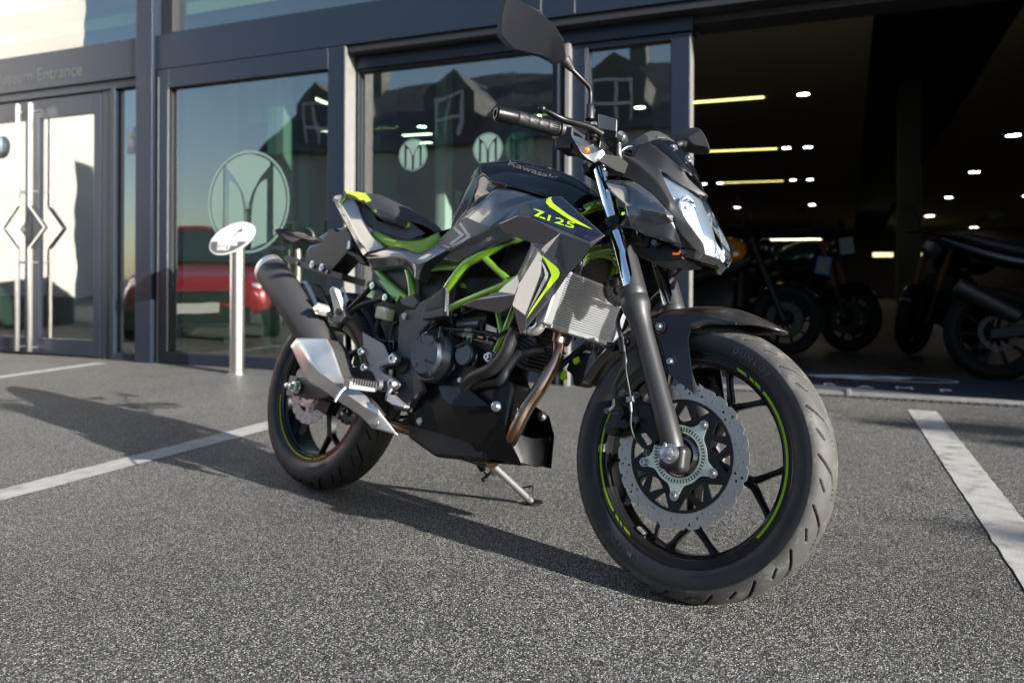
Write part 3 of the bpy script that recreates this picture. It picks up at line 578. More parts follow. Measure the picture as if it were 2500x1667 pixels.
# ---- front wheel
sp_a = ang_of(cs('b4', 1185, 745, 0), WB, RF)
fw = rim('front_wheel', WB, RF, .0430, SM, 5, sp_a, bike)
tyre('tyre', WB, RF, RF, .0505, .034, .2235, FRL, FRS, 18, fw, SM)
A = lambda X, Y: ang_of(cs('b4', X, Y, -.043), WB, RF)
segs = [(A(1245, 118)+.0, A(1180, 1090), .0)]
top = A(1245, 118); segs += [(top+.03, top+.105, .03), (top+.125, top+.175, .03), (top+.22, top+.33, .03)]
lo = A(235, 920); hi = A(300, 110); lo = lo % (2*math.pi); hi = hi % (2*math.pi)
segs += [(hi, lo, 0), (lo+.03, lo+.095, .03), (lo+.115, lo+.155, .03), (lo+.185, lo+.28, .03)]
stripe(WB, RF, .0430, SM, segs, fw)
DY = -.071
def petal(r, n, d): return [((r-d*max(0, math.cos(n*t))**3)*math.cos(t), (r-d*max(0, math.cos(n*t))**3)*math.sin(t)) for t in (i*2*math.pi/(n*12) for i in range(n*12))]
def hole(r, a, q, n=10): return [(r*math.cos(a)+q*math.cos(t), r*math.sin(a)+q*math.sin(t)) for t in (i*2*math.pi/n for i in range(n))]
def wm(cx, cz, y, M): return M @ Matrix(((1, 0, 0, cx), (0, 0, -1, y), (0, 1, 0, cz), (0, 0, 0, 1)))
N_ = 28; loops = [petal(.1505, N_, .0055), arc(.118, 0, 2*math.pi, 96)[:-1]]
for k in range(N_):
    a = 2*math.pi*k/N_; loops += [hole(.1405, a+.055, .0031), hole(.131, a-.02, .0031)]
    if k % 2: loops += [hole(.1245, a+.09, .0028)]
mb = MB(); put(mb, flat2d(loops, wm(WB, RF, DY, SM), .004)); mb.build('brake_disc', 'disc_steel', fw, ang=40)
ba = [ang_of(cs('b4', X, Y, DY-.005), WB, RF) for X, Y in ((830, 370), (860, 660), (627, 780), (465, 570))]
b0 = ba[0]
loops = [arc(.1175, 0, 2*math.pi, 96)[:-1], arc(.044, 0, 2*math.pi, 48)[:-1]]
def pol(r, a): return (r*math.cos(a), r*math.sin(a))
def rounded(pts, q=.003):
    out = []; n = len(pts)
    for i in range(n):
        p0, p, p1 = (np.array(pts[(i+j) % n]) for j in (-1, 0, 1)); a = p0-p; b = p1-p; a = a/np.linalg.norm(a)*q; b = b/np.linalg.norm(b)*q
        for t in (0, .25, .5, .75, 1): out.append(tuple((1-t)**2*(p+a)+2*t*(1-t)*p+t*t*(p+b)))
    return out
for k in range(5):
    a = b0+2*math.pi*k/5
    loops.append(rounded([pol(.111, a+.10), pol(.112, a+.30), pol(.111, a+.47), pol(.084, a+.30)]))
    loops.append(rounded([pol(.111, a+.80), pol(.112, a+.98), pol(.111, a+1.15), pol(.084, a+.95)]))
    loops.append(rounded([pol(.107, a+.63), pol(.078, a+.40), pol(.070, a+.62), pol(.078, a+.86)]))
mb = MB(); put(mb, flat2d(loops, wm(WB, RF, DY-.001, SM), .005)); mb.build('disc_carrier', 'black_metal', fw, ang=40)
ring = []
for i in range(240):
    t = i*2*math.pi/240; d = min(abs((t-b0-2*math.pi*k/5+math.pi) % (2*math.pi)-math.pi) for k in range(5))
    ring.append(pol(.0625+.028*math.exp(-(d/.17)**2) if d > .085 else .0855, t))
loops = [ring, arc(.0465, 0, 2*math.pi, 60)[:-1]]
for k in range(50):
    a = 2*math.pi*k/50; loops.append([pol(.050, a-.028), pol(.0585, a-.025), pol(.0585, a+.025), pol(.050, a+.028)])
mb = MB(); put(mb, flat2d(loops, wm(WB, RF, DY-.006, SM), .002)); mb.build('sensor_ring', 'zinc', fw, ang=40)
for k in range(5):
    mb = MB(); mb.T = SM; x, z = pol(.0835, b0+2*math.pi*k/5); mb.bolt((WB+x, DY-.007, RF+z), (0, -1, 0), .0075, .006); mb.build('disc_bolt', 'bolt_steel', fw)
mb = MB(); mb.T = SM; mb.lathe([(.040, -.05), (.042, DY+.002), (.041, DY-.004), (.034, DY-.010), (.030, DY-.004), (.026, DY-.018), (.013, DY-.02)], (WB, 0, RF), (0, 1, 0), 48); mb.build('hub_cap', 'plastic_gloss', fw)
va = ang_of(cs('b4', 520, 1060, -.01), WB, RF)
mb = MB(); mb.T = SM; mb.tube([xz(.1975, va, -.004, WB, RF), xz(.172, va-.01, -.012, WB, RF)], .0042, n=12); mb.cyl(xz(.172, va-.01, -.012, WB, RF), xz(.158, va-.015, -.014, WB, RF), .0048, n=12); mb.build('valve', 'plastic_black', fw)
wa = ang_of(cs('b4', 440, 1005, -.03), WB, RF)
mb = MB(); mb.T = SM
for d in (-.02, .0, .02, .04): mb.obox(xz(.196, wa+d, -.024, WB, RF), Vector((-math.sin(wa), 0, math.cos(wa)))*.0045, Vector((0, .008, 0)), Vector((math.cos(wa), 0, math.sin(wa)))*.003)
mb.build('balance_weight', 'alu', fw, bevel=.001)
mb = MB(); mb.T = SM
for ch, a in (('9R', A(350, 1215)),):
    c = Vector(xz(.247, a, -.0508, WB, RF)); put(mb, text2d(ch, .011, SM @ plane_m(c, (-math.sin(a), 0, math.cos(a)), (math.cos(a)*-1, 0, -math.sin(a))), .0006))
mb.T = None; mb.build('tyre_mark', 'print_grey', fw, ang=None)
def tyre_text(txt, cx, cz, r, y, a, h, M, par, step):
    mb = MB()
    for i, ch in enumerate(txt):
        t = a+(len(txt)/2-i)*step; c = Vector(xz(r, t, y, cx, cz)); put(mb, text2d(ch, h, M @ plane_m(c, (math.sin(t), 0, -math.cos(t)), (math.cos(t), 0, math.sin(t))), .0008, bold=.0008))
    return mb.build('tyre_lettering', 'sidewall_text', par, ang=None)
mat('sidewall_text', (.014, .015, .018), .45)
tyre_text('DUNLOP', WB, RF, .2465, -.0506, R(-122), .017, SM, fw, .068); tyre_text('DUNLOP', WB, RF, .2465, -.0506, R(58), .017, SM, fw, .068); tyre_text('100/80-17 M/C 52S', WB, RF, .240, -.0504, R(-62), .008, SM, fw, .026)
# ---- rear wheel
CR = (0, RR)
rs = ang_of(cp('a7', 660, 900, 0), 0, RR)
rw = rim('rear_wheel', 0, RR, .0555, I4, 5, rs, bike, hub=.045, hubw=.06)
tyre('tyre', 0, RR, RR, .0655, .042, .2235, [(110, 66), (95, 52), (78, 34), (60, 20), (20, 9)], [(62, 60), (48, 46), (36, 36)], 18, rw, I4, wide=1.33, mats=('rubber', 'tread_black', 'groove_black'), nth=900, nt_=60)
a0 = ang_of(cp('a7', 262, 830, -.0555), 0, RR) % (2*math.pi); a1 = ang_of(cp('a7', 500, 1180, -.0555), 0, RR) % (2*math.pi)
stripe(0, RR, .0555, I4, [(a0-.35, a1, 0), (a1+.03, a1+.09, .03), (a1+.12, a1+.17, .03), (a1+.20, a1+.30, .03), (.2, 1.9, 0)], rw)
N2 = 20; loops = [petal(.110, N2, .006), arc(.078, 0, 2*math.pi, 60)[:-1]]
for k in range(N2):
    a = 2*math.pi*k/N2; loops += [hole(.101, a+.07, .0026, 8), hole(.094, a-.03, .0026, 8), hole(.086, a+.05, .0026, 8)]
mb = MB(); put(mb, flat2d(loops, wm(0, RR, -.082, I4), .004))
inner = [(.080*math.cos(t), .080*math.sin(t)) for t in (i*2*math.pi/60 for i in range(60))]; loops = [inner, arc(.046, 0, 2*math.pi, 40)[:-1]]
for k in range(5):
    a = k*2*math.pi/5+rs+.5; loops.append(rounded([pol(.074, a-.35), pol(.076, a), pol(.074, a+.35), pol(.058, a+.25), pol(.058, a-.25)]))
put(mb, flat2d(loops, wm(0, RR, -.0819, I4), .0036)); mb.build('brake_disc', 'disc_tinted', rw, ang=40)
loops = [arc(.047, 0, 6.2832, 60)[:-1], arc(.036, 0, 6.2832, 48)[:-1]]+[[pol(.039, a-.03), pol(.045, a-.026), pol(.045, a+.026), pol(.039, a+.03)] for a in (2*math.pi*k/50 for k in range(50))]
mb = MB(); put(mb, flat2d(loops, wm(0, RR, -.090, I4), .002)); mb.build('sensor_ring', 'zinc', rw, ang=40)
for k in range(5):
    x, z = pol(.064, rs-.12+k*2*math.pi/5); MB().bolt((x, -.084, RR+z), (0, -1, 0), .0075, .005).build('disc_bolt', 'bolt_steel', rw)
tz = 39; loops = [[pol(.088+.0045*math.cos(tz*t), t) for t in (i*2*math.pi/(tz*8) for i in range(tz*8))], arc(.05, 0, 6.2832, 40)[:-1]]
for k in range(6): loops.append(hole(.071, k*math.pi/3, .009, 14))
mb = MB(); put(mb, flat2d(loops, wm(0, RR, .082, I4), .006)); mb.build('sprocket', 'alu_dull', rw)
# chain loop on the far side, with guard
mb = MB(); fs = Vector((.44, .082, .335)); rp = Vector((0, .082, RR))
pts = []
for i in range(13): a = math.pi/2+math.pi*i/12; pts.append(rp+Vector((.092*math.cos(a), 0, .092*math.sin(a))))
for i in range(9): a = -math.pi/2+math.pi*i/8; pts.append(fs+Vector((.034*math.cos(a), 0, .034*math.sin(a))))
P = []
for i in range(len(pts)):
    a, b = pts[i], pts[(i+1) % len(pts)]; n = max(1, int((b-a).length/.0127))
    for j in range(n): P.append((a+(b-a)*(j/n), (b-a).normalized()))
for p_, d in P: mb.obox(p_, d*.0052, Vector((0, .006, 0)), d.cross(Vector((0, 1, 0)))*.005)
mb.build('chain', 'chain', bike)
mb = MB(); mb.rings([[(x, .071, z), (x, .1, z), (x, .1, z+.05), (x, .071, z+.05)] for x, z in ((-.02, .405), (.1, .42), (.25, .41), (.36, .39))]); mb.build('chain_guard', 'plastic_black', bike, bevel=.003)
tyre_text('DUNLOP', 0, RR, .248, -.0655, R(-75), .018, I4, rw, .07)
# ---- swingarm
def arm(y0, y1, name='swingarm'):
    mb = MB()
    for y in (y0, y1):
        s = -.014 if y < 0 else .014
        sec = [(-.055, RR-.024, .055), (.02, RR-.03, .062), (.12, RR-.026, .06), (.30, .34, .055), (.43, .375, .05)]
        mb.rings([[(x, y-s, z), (x, y+s, z), (x, y+s, z+h), (x, y-s, z+h)] for x, z, h in sec])
    mb.rings([[(.25, -.1, .35), (.33, -.1, .36), (.33, -.1, .41), (.25, -.1, .41)], [(.25, .1, .35), (.33, .1, .36), (.33, .1, .41), (.25, .1, .41)]])
    return mb.build(name, 'fork_grey', bike, bevel=.006)
swa = arm(-.115, .105)
mb = MB(); c = cp('c1', 250, 600, -.132)
mb.rings([[(-.062, -.131, RR-.03), (-.062, -.134, RR-.03), (-.062, -.134, RR+.033), (-.062, -.131, RR+.033)], [(-.02, -.131, RR-.03), (-.02, -.134, RR-.03), (-.02, -.134, RR+.033), (-.02, -.131, RR+.033)]])
mb.build('adjuster_plate', 'alu_dull', swa, bevel=.002)
mb = MB(); mb.lathe([(.019, 0), (.019, .004), (.0165, .004), (.0165, .016), (.009, .018), (.009, .030), (.004, .032), (.0, .032)], (-.005, -.134, RR), (0, -1, 0), 6*4); mb.cyl((-.062, -.128, RR), (-.085, -.128, RR), .005); mb.lathe([(.009, 0), (.009, .01)], (-.066, -.128, RR), (-1, 0, 0), 6); mb.build('axle_nut', 'zinc', swa)
# rear caliper ahead of the disc, above the arm and the hugger seen through the wheel
mb = MB(); mb.rings([[(.055, -.10, RR-.055), (.12, -.10, RR-.07), (.135, -.10, RR-.03), (.08, -.10, RR-.02)], [(.055, -.06, RR-.055), (.12, -.06, RR-.07), (.135, -.06, RR-.03), (.08, -.06, RR-.02)]]); mb.bolt(cp('a7', 795, 800, -.11), (0, -1, 0), .011, .012)
mb.build('rear_caliper', 'black_metal', bike, bevel=.004)
# ---- fork (steered frame)
def fx(z, off=0): return 1.3235-(z-.30)*math.tan(RAKE)+off
def leg(sy):
    y = sy*.097; ax = lambda z: Vector((fx(z), y, z)); up = (ax(.9)-ax(.3)).normalized(); L_ = lambda z: (ax(z)-ax(.3)).length*(1 if z > .3 else -1)
    mb = MB(); mb.T = SM
    mb.lathe([(.0, L_(.292)), (.021, L_(.292)), (.0235, L_(.30)), (.0245, L_(.33)), (.0248, L_(.375)), (.0235, L_(.385)), (.0235, L_(.55)), (.0265, L_(.585)), (.0325, L_(.603)), (.0325, L_(.622)), (.0315, L_(.6235)), (.0315, L_(.626)), (.0325, L_(.628)), (.0325, L_(.643)), (.029, L_(.648)), (.0192, L_(.648))], ax(.3), up, 48)
    # boss behind the leg and axle lug
    mb.tube([(WB-.002, y-sy*.004, .312), (WB+.0, y-sy*.004, .272)], [.022, .024], n=24)
    sl = mb.build('fork_slider', 'fork_grey', bike, label=None)
    mb = MB(); mb.T = SM; mb.box((WB-.028, y-.02, .262), (WB+.030, y+.022, .315)); mb.build('axle_clamp', 'fork_grey', sl, bevel=.012, seg=4)
    mb = MB(); mb.T = SM; mb.cyl(ax(.62), ax(1.0), .0185, n=48); mb.build('fork_tube', 'chrome', bike)
    # guard blade rising in front of the tube
    mb = MB(); mb.T = SM; f_ = Vector((math.cos(RAKE), 0, math.sin(RAKE)))*1
    rows = []
    for z, wa_, h0 in ((.635, 1.5, 0), (.650, 1.15, 0), (.668, .85, 0), (.70, .78, 0), (.722, .74, 0), (.732, .60, 0), (.737, .35, 0)):
        c = ax(z); ring = []
        for r in (.0295, .0325):
            seq = np.linspace(-wa_, wa_, 9) if r < .03 else np.linspace(wa_, -wa_, 9)
            for t in seq: ring.append(c+Vector((math.cos(RAKE)*math.cos(t), math.sin(t)*(-1), math.sin(RAKE)*math.cos(t)))*r)
        rows.append(ring)
    mb.rings(rows); mb.build('fork_guard', 'fork_grey', bike, bevel=.001)
    return sl
sr = leg(-1); sl2 = leg(1)
mb = MB(); mb.T = SM; c = (WB, -.119, RF)
mb.lathe([(.0205, 0), (.0205, .003), (.0165, .003), (.0165, .012), (.013, .013), (.013, .022), (.0085, .022), (.0085, .027), (0, .028)], c, (0, -1, 0), 24)
for k in range(6): a = k*math.pi/3; mb.obox(Vector(c)+Vector((.0125*math.cos(a), -.018, .0125*math.sin(a))), Vector((math.cos(a), 0, math.sin(a)))*.0025, Vector((0, .005, 0)), Vector((-math.sin(a), 0, math.cos(a)))*.003)
mb.tube([Vector(c)+Vector(p_) for p_ in ((0, -.02, -.012), (0, -.021, .012), (-.003, -.021, .020), (-.006, -.02, .012))], .0014, n=8); mb.build('axle_nut', 'bolt_steel', bike)
# triple clamp, lower
mb = MB(); mb.T = SM
for z in (.80, .965):
    for sy in (-1, 1): mb.lathe([(.028, -.016), (.029, 0), (.028, .016)], (fx(z), sy*.097, z), (-math.sin(RAKE), 0, math.cos(RAKE)), 28)
    mb.obox((fx(z)-.02, 0, z), (.03, 0, .013), (0, .095, 0), (-.006, 0, .013))
mb.build('triple_clamp', 'black_metal', bike, bevel=.004)
# ---- front mudguard: an arched shell with side blades
fd = MB(); fd.T = SM
def fsec(a, r, hw, drop, top=0):
    out = []
    for t in np.linspace(-1, 1, 17):
        rr_ = r-drop*abs(t)**2.2+top*(1-abs(t)); out.append(Vector(xz(rr_, a, hw*t, WB, RF)))
    return out
rows = []
ctr = [cs('b3', *p) for p in ((2048, 822, 0), (1960, 770, 0), (1840, 710, 0), (1700, 655, 0), (1560, 615, 0), (1400, 594, 0), (1240, 592, 0), (1120, 600, 0))]
edg = [cs('b3', *p) for p in ((2044, 828, -.004), (1935, 800, -.030), (1800, 765, -.045), (1680, 755, -.055), (1540, 752, -.062), (1400, 750, -.066), (1250, 755, -.068), (1130, 790, -.070))]
rad0 = [math.hypot(p.x-WB, p.z-RF) for p in ctr]
a0_ = ang_of(ctr[-1], WB, RF); a1_ = ang_of(cs('b3', 120, 1350, -.04), WB, RF)
for k in range(1, 12):
    t = k/11; a = a0_+(a1_-a0_)*t; r_ = rad0[-1]+(.335-rad0[-1])*min(1, t*2.2)
    ctr.append(Vector(xz(r_, a, 0, WB, RF))); edg.append(Vector(xz(r_-.026, a, -.064, WB, RF)))
def patch0(mb, C0, E0, n=60):
    C1 = catmull(C0, 5); E1 = catmull(E0, 5); rows = []
    for c, e in zip(C1, E1):
        row = []
        for t in np.linspace(-1, 1, 19):
            k = abs(t); q = c.lerp(e, k); h = (1-k**2.6)-(1-k); row.append(Vector((q.x, (e.y*(1-(1-k)**1.35))*(-1 if t > 0 else 1), e.z+(c.z-e.z)*(1-k**2.4))) if True else q)
        rows.append(row)
    mb.rings(rows, ringclosed=False, caps=False)
patch0(fd, ctr, edg)
fend = fd.build('front_mudguard', 'fender_dust', bike, solid=.003, bevel=0, ang=50)
def blade(sg):
    mb = MB(); Y = -.071
    pts = [(735, 705, -.074), (860, 668, -.072), (1000, 655, -.068), (1160, 660, -.064), (1330, 690, -.062), (1560, 735, -.062), (1560, 758, -.062), (1330, 750, -.062), (1180, 765, -.064), (1125, 800, -.067), (1100, 905, -.076), (1110, 1000, -.078), (1160, 1425, -.078), (1130, 1395, -.080), (825, 1165, -.081), (840, 1060, -.080), (800, 900, -.078), (745, 770, -.076)]
    P_ = [cs('b3', *p) for p in pts]; c = [P_[i] for i in range(len(P_))]
    P_ = [SM @ Vector((p.x, p.y*sg, p.z)) for p in P_]
    b = mb.add(P_)
    for q in ((0, 1, 2, 17), (17, 2, 9, 16), (2, 3, 8, 9), (3, 4, 7, 8), (4, 5, 6, 7), (16, 9, 10, 15), (15, 10, 11, 14), (14, 11, 12, 13)): mb.face([b+i for i in q])
    o = mb.build('mudguard_blade', 'paint_black', fend, solid=.004, bevel=.0015, offset=0)
    for X, Y2 in ((825, 775), (930, 1110)):
        p = cs('b3', X, Y2, -.080); p = SM @ Vector((p.x, p.y*sg, p.z)); m2 = MB(); m2.mat(1).lathe([(.015, -.001), (.015, .002), (.013, .003), (.0105, .0005), (.0105, 0)], p, (0, -sg, 0), 28); m2.mat(0).bolt(p, (0, -sg, 0), .0065, .005); m2.build('bolt', ['bolt_steel', 'plastic_gloss'], fend)
blade(1); blade(-1)
# ---- front caliper, hoses
mb = MB(); mb.T = SM
def C1(X, Y, y): return cs('b1', X, Y, y)
cal = [C1(1235, 700, -.085), C1(1300, 660, -.085), C1(1400, 640, -.085), C1(1440, 700, -.085), C1(1440, 860, -.085), C1(1400, 960, -.085), C1(1290, 1000, -.085), C1(1215, 960, -.085), C1(1220, 800, -.085)]
mb.prism(cal, (0, .045, 0)); ca = mb.build('front_caliper', 'black_metal', bike, bevel=.007, seg=3)
for X, Y, r in ((1310, 812, .0165), (1260, 925, .0175)):
    m2 = MB(); m2.T = SM; m2.lathe([(r, -.004), (r, .014), (r*.93, .017), (0, .0175)], C1(X, Y, -.085), (0, -1, 0), 32); m2.build('piston_cap', 'engine_black', ca)
m2 = MB(); m2.T = SM; m2.obox(C1(1285, 870, -.096), Vector((.012, 0, .004)), Vector((0, .01, 0)), Vector((-.006, 0, .017))); m2.build('bridge', 'engine_black', ca, bevel=.005)
for X, Y in ((1430, 672), (1425, 860), (1510, 1115), (1325, 660), (1208, 795)):
    m2 = MB(); m2.T = SM; m2.bolt(C1(X, Y, -.098), (0, -1, 0), .0052, .007); m2.build('bolt', 'alu_dull', ca)
m2 = MB(); m2.T = SM; m2.lathe([(.011, 0), (.011, .012)], C1(1350, 900, -.092), (0, -1, 0), 20); m2.prism([C1(1430, 700, -.09), C1(1530, 740, -.09), C1(1600, 1010, -.09), C1(1560, 1060, -.09), C1(1440, 890, -.09)], (0, .02, 0)); m2.build('caliper_bracket', 'black_metal', ca, bevel=.004)
def hose(name, pts, r, m, M=None, n=12, par=None, cs_=True, **k):
    mb = MB(); mb.T = SM if cs_ else None
    mb.tube(pts, r, n=n, smooth=7); return mb.build(name, m, par or bike, **k)
hose('brake_hose', [C1(1250, 700, -.105), C1(1255, 620, -.105), C1(1300, 520, -.11), C1(1340, 430, -.115), C1(1330, 350, -.115)], .0052, 'rubber')
hose('brake_hose', [C1(1310, 250, -.115), C1(1300, 200, -.115), C1(1280, 120, -.11), C1(1300, 50, -.1), C1(1340, -20, -.09), C1(1380, -120, -.07)], .0058, 'rubber')
hose('brake_hose', [C1(1250, 700, -.105), C1(1248, 760, -.10), C1(1215, 790, -.1)], .004, 'bolt_steel')
hose('sensor_cable', [C1(1335, 340, -.12), C1(1345, 500, -.125), C1(1370, 640, -.12), C1(1385, 760, -.12), C1(1380, 900, -.12), C1(1410, 1000, -.115), C1(1470, 1060, -.11), C1(1530, 1060, -.105)], .0022, 'rubber')
mb = MB(); mb.T = SM; mb.cyl(C1(1310, 230, -.115), C1(1322, 350, -.115), .0085); mb.obox(C1(1260, 300, -.10), Vector((.022, 0, .0)), Vector((0, .003, 0)), Vector((0, 0, .009))); mb.bolt(C1(1350, 268, -.11), (0, -1, 0), .008, .006); mb.bolt(C1(1250, 312, -.105), (0, -1, 0), .007, .006); mb.build('hose_clamp', 'black_metal', bike, bevel=.002)
mb = MB(); mb.T = SM; mb.obox(C1(1375, 705, -.122), Vector((.008, 0, .002)), Vector((0, .004, 0)), Vector((-.002, 0, .006))); mb.cyl(C1(1378, 720, -.122), C1(1383, 800, -.122), .003); mb.build('cable_clip', 'alu_dull', bike, bevel=.001)
# ================================================================ BODYWORK
from mathutils.bvhtree import BVHTree
def resamp(P, n, smooth=True):
    P = [Vector(p) for p in P]
    if smooth and len(P) > 2: P = catmull(P, 8)
    L = [0]
    for a, b in zip(P[:-1], P[1:]): L.append(L[-1]+(b-a).length)
    out = []; j = 0
    for i in range(n):
        t = L[-1]*i/(n-1)
        while j < len(P)-2 and L[j+1] < t: j += 1
        k = (t-L[j])/max(1e-9, L[j+1]-L[j]); out.append(P[j]+(P[j+1]-P[j])*min(1, max(0, k)))
    return out
def patch(mb, rows, n=30, kv=5, smooth_v=True, smooth_u=True):
    Rr = [resamp(r, n, smooth_u) for r in rows]; cols = []
    for i in range(n):
        c = [r[i] for r in Rr]; cols.append(catmull(c, kv) if smooth_v and len(c) > 2 else [a+(b-a)*(q/kv) for a, b in zip(c[:-1], c[1:]) for q in range(kv)]+[c[-1]])
    return mb.rings(cols, ringclosed=False, caps=False)
def pts(crop, L, f=cp): return [f(crop, *p) for p in L]
def facets(name, m, crop, V, Fs, f=cp, mirror=True, th=.003, bev=.0015, post=None, par=None, inner=None, **k):
    k.setdefault('ang', 9); k.setdefault('bang', 7); mb = MB(); keys = list(V); ps = []
    for q in keys:
        t = V[q]; ps.append(f(t[0], *t[1:]) if isinstance(t[0], str) else f(crop, *t))
    b = mb.add(ps)
    for fc in Fs: mb.face([b+keys.index(q) for q in fc.split()])
    return mb.build(name, m, par or bike, mirror=mirror, post=post, solid=th, bevel=bev, inner=inner, **k)
def orient(o):
    return o
_bv = {}
def bvh_of(objs):
    V, Fc = [], []
    dg = bpy.context.evaluated_depsgraph_get()
    for o in objs:
        ev = o.evaluated_get(dg); me = ev.to_mesh(); b = len(V); V += [v.co.copy() for v in me.vertices]; Fc += [tuple(b+i for i in p.vertices) for p in me.polygons]; ev.to_mesh_clear()
    return BVHTree.FromPolygons(V, Fc)
def decal(name, m, loops, objs, par, off=.0006, mirror=False, mx=None, fs=None, edge=10):
    """film laid on the panels: flat outline (photo px) subdivided and dropped onto the real surface"""
    if fs is None: vs, fc = flat2d([[uv(*p) for p in lp] for lp in loops], Matrix.Identity(4), 0)
    else: vs, fc = fs
    bm = bmesh.new(); bv = [bm.verts.new(v) for v in vs]
    for f in fc:
        try: bm.faces.new([bv[i] for i in f])
        except ValueError: pass
    bmesh.ops.remove_doubles(bm, verts=bm.verts, dist=.01); bmesh.ops.triangulate(bm, faces=bm.faces)
    for _ in range(5):
        le = [e for e in bm.edges if e.calc_length() > edge]
        if not le: break
        bmesh.ops.subdivide_edges(bm, edges=le, cuts=1); bmesh.ops.triangulate(bm, faces=bm.faces)
    tree = bvh_of(objs); o = BI @ CAM; kill = []
    for v in bm.verts:
        d = (BI.to_3x3() @ ray(v.co.x, v.co.y)).normalized(); h = tree.ray_cast(o, d)
        if h[0] is None: kill.append(v); continue
        n = h[1] if h[1].dot(d) < 0 else -h[1]; v.co = h[0]-d*off*1.6+n*off
    bmesh.ops.delete(bm, geom=kill, context='VERTS')
    me = bpy.data.meshes.new(name); bm.to_mesh(me); bm.free(); me.materials.append(MATS[m])
    if mirror:
        m2 = me.copy(); m2.transform(Matrix.Diagonal((1, -1, 1, 1))); m2.flip_normals(); o2 = bpy.data.objects.new(name, m2); S.collection.objects.link(o2); o2.parent = par
    ob = bpy.data.objects.new(name, me); S.collection.objects.link(ob); ob.parent = par; return ob
def text_decal(name, m, txt, crop, p0, p1, h, objs, par, sx=1.0, shear=0, hv=None, **k):
    """text from crop point p0 to p1 (baseline), letter height h px along hv"""
    a, b = Vector(uv(crop, *p0)), Vector(uv(crop, *p1)); vs, fc = text2d(txt, 1.0, Matrix.Identity(4), 0, align='LEFT', shear=shear, bold=k.pop('bold', 0), sp=k.pop('sp', 1))
    xs = [v[0] for v in vs]; ys = [v[1] for v in vs]; x0, x1, y0, y1 = min(xs), max(xs), min(ys), max(ys)
    hv = Vector(hv if hv else (0, -1)).normalized()*h
    V = [(*(a+(b-a)*((v[0]-x0)/(x1-x0))+hv*((v[1]-y0)/(y1-y0))), 0) for v in vs]
    return decal(name, m, None, objs, par, fs=(V, fc), **k)
# ---- tank
T0 = [('a8', 35, 690, 0), ('a8', 130, 460, 0), ('a8', 235, 250, 0), ('a8', 320, 192, 0), ('a8', 560, 162, 0), ('a8', 850, 205, 0), ('a8', 1130, 300, 0), ('a8', 1300, 395, 0), ('a8', 1435, 550, 0)]
T1 = [('a8', 0, 830, -.085), ('a8', 170, 620, -.095), ('a8', 285, 310, -.110), ('a8', 380, 345, -.122), ('a8', 600, 420, -.128), ('a8', 880, 500, -.125), ('a8', 1080, 580, -.11), ('a8', 1230, 640, -.09), ('a8', 1420, 640, -.04)]
T2 = [('a6', 1880, 690, -.09), ('a6', 2040, 590, -.105), ('a8', 120, 700, -.115), ('a8', 260, 600, -.13), ('a8', 480, 460, -.13), ('a8', 860, 550, -.125), ('a8', 1060, 620, -.10), ('a8', 1200, 690, -.08), ('a8', 1400, 690, -.04)]
c0, c1_, c2_ = ([cp(*p) for p in T] for T in (T0, T1, T2))
mid = []
for a, b in zip(c0, c1_):
    q = a.lerp(b, .55); mid.append(Vector((q.x, -.068*(abs(b.y)/.12), q.z+.020)))
sh = [a.lerp(b, .9)+Vector((0, 0, .004)) for a, b in zip(mid, c1_)]
mb = MB(); patch(mb, [c0, mid, sh, c1_], 46, 5); tank = None
mb2 = MB(); mb2.v, mb2.f, mb2.m = mb.v, mb.f, mb.m
patch(mb2, [c1_, [a.lerp(b, .5)+Vector((0, .012, 0)) for a, b in zip(c1_, c2_)], c2_], 46, 4)
tank = mb2.build('fuel_tank', 'paint_black', bike, mirror=True, solid=.002, ang=50)
# ---- side cover (seat to shroud)
Tp = [('a6', 1130, 880, -.115), ('a6', 1340, 800, -.130), ('a6', 1500, 802, -.136), ('a6', 1640, 850, -.138), ('a6', 1780, 800, -.136), ('a6', 1885, 690, -.118), ('a3', 870, 1378, -.125), ('a3', 990, 1280, -.13), ('a3', 1110, 1207, -.13), ('a3', 1400, 1275, -.128)]
Mp = [('a6', 1150, 892, -.118), ('a6', 1330, 890, -.148), ('a6', 1500, 900, -.156), ('a6', 1660, 960, -.160), ('a6', 1790, 900, -.162), ('a6', 2000, 790, -.160), ('a3', 960, 1500, -.160), ('a3', 1040, 1455, -.160), ('a3', 1130, 1400, -.158), ('a3', 1420, 1320, -.140)]
Bp = [('a6', 1215, 1022, -.112), ('b5', 150, 425, -.118), ('b5', 370, 430, -.120), ('b5', 465, 545, -.122), ('b5', 560, 430, -.125), ('b5', 700, 350, -.128), ('b5', 860, 355, -.130), ('b5', 1000, 270, -.138), ('b5', 1160, 190, -.145), ('b5', 1400, 110, -.14)]
rw_ = [[cp(*p) for p in T] for T in (Tp, Mp, Bp)]
under = [p+Vector((0, .03, -.004)) for p in rw_[2]]; over = [p+Vector((0, .03, .006)) for p in rw_[0]]
mb = MB(); sm = [[Vector(p) for p in r] for r in rw_]
patch(mb, [over, sm[0], [a.lerp(b, .5)+Vector((0, -.006, .002)) for a, b in zip(sm[0], sm[1])], sm[1]], 60, 5, smooth_u=True)
patch(mb, [sm[1], [a.lerp(b, .5)+Vector((0, -.001, 0)) for a, b in zip(sm[1], sm[2])], sm[2], under], 60, 4)
side = mb.build('side_cover', 'paint_grey', bike, mirror=True, solid=.0025, inner='plastic_black', ang=40)
decal('tank_decal', 'decal_grey', [[('a3', 835, 1366), ('a3', 1085, 1473), ('a6', 2352, 690), ('a6', 1970, 850), ('a6', 1820, 780), ('a6', 1900, 680)]], [side], side, mirror=True)
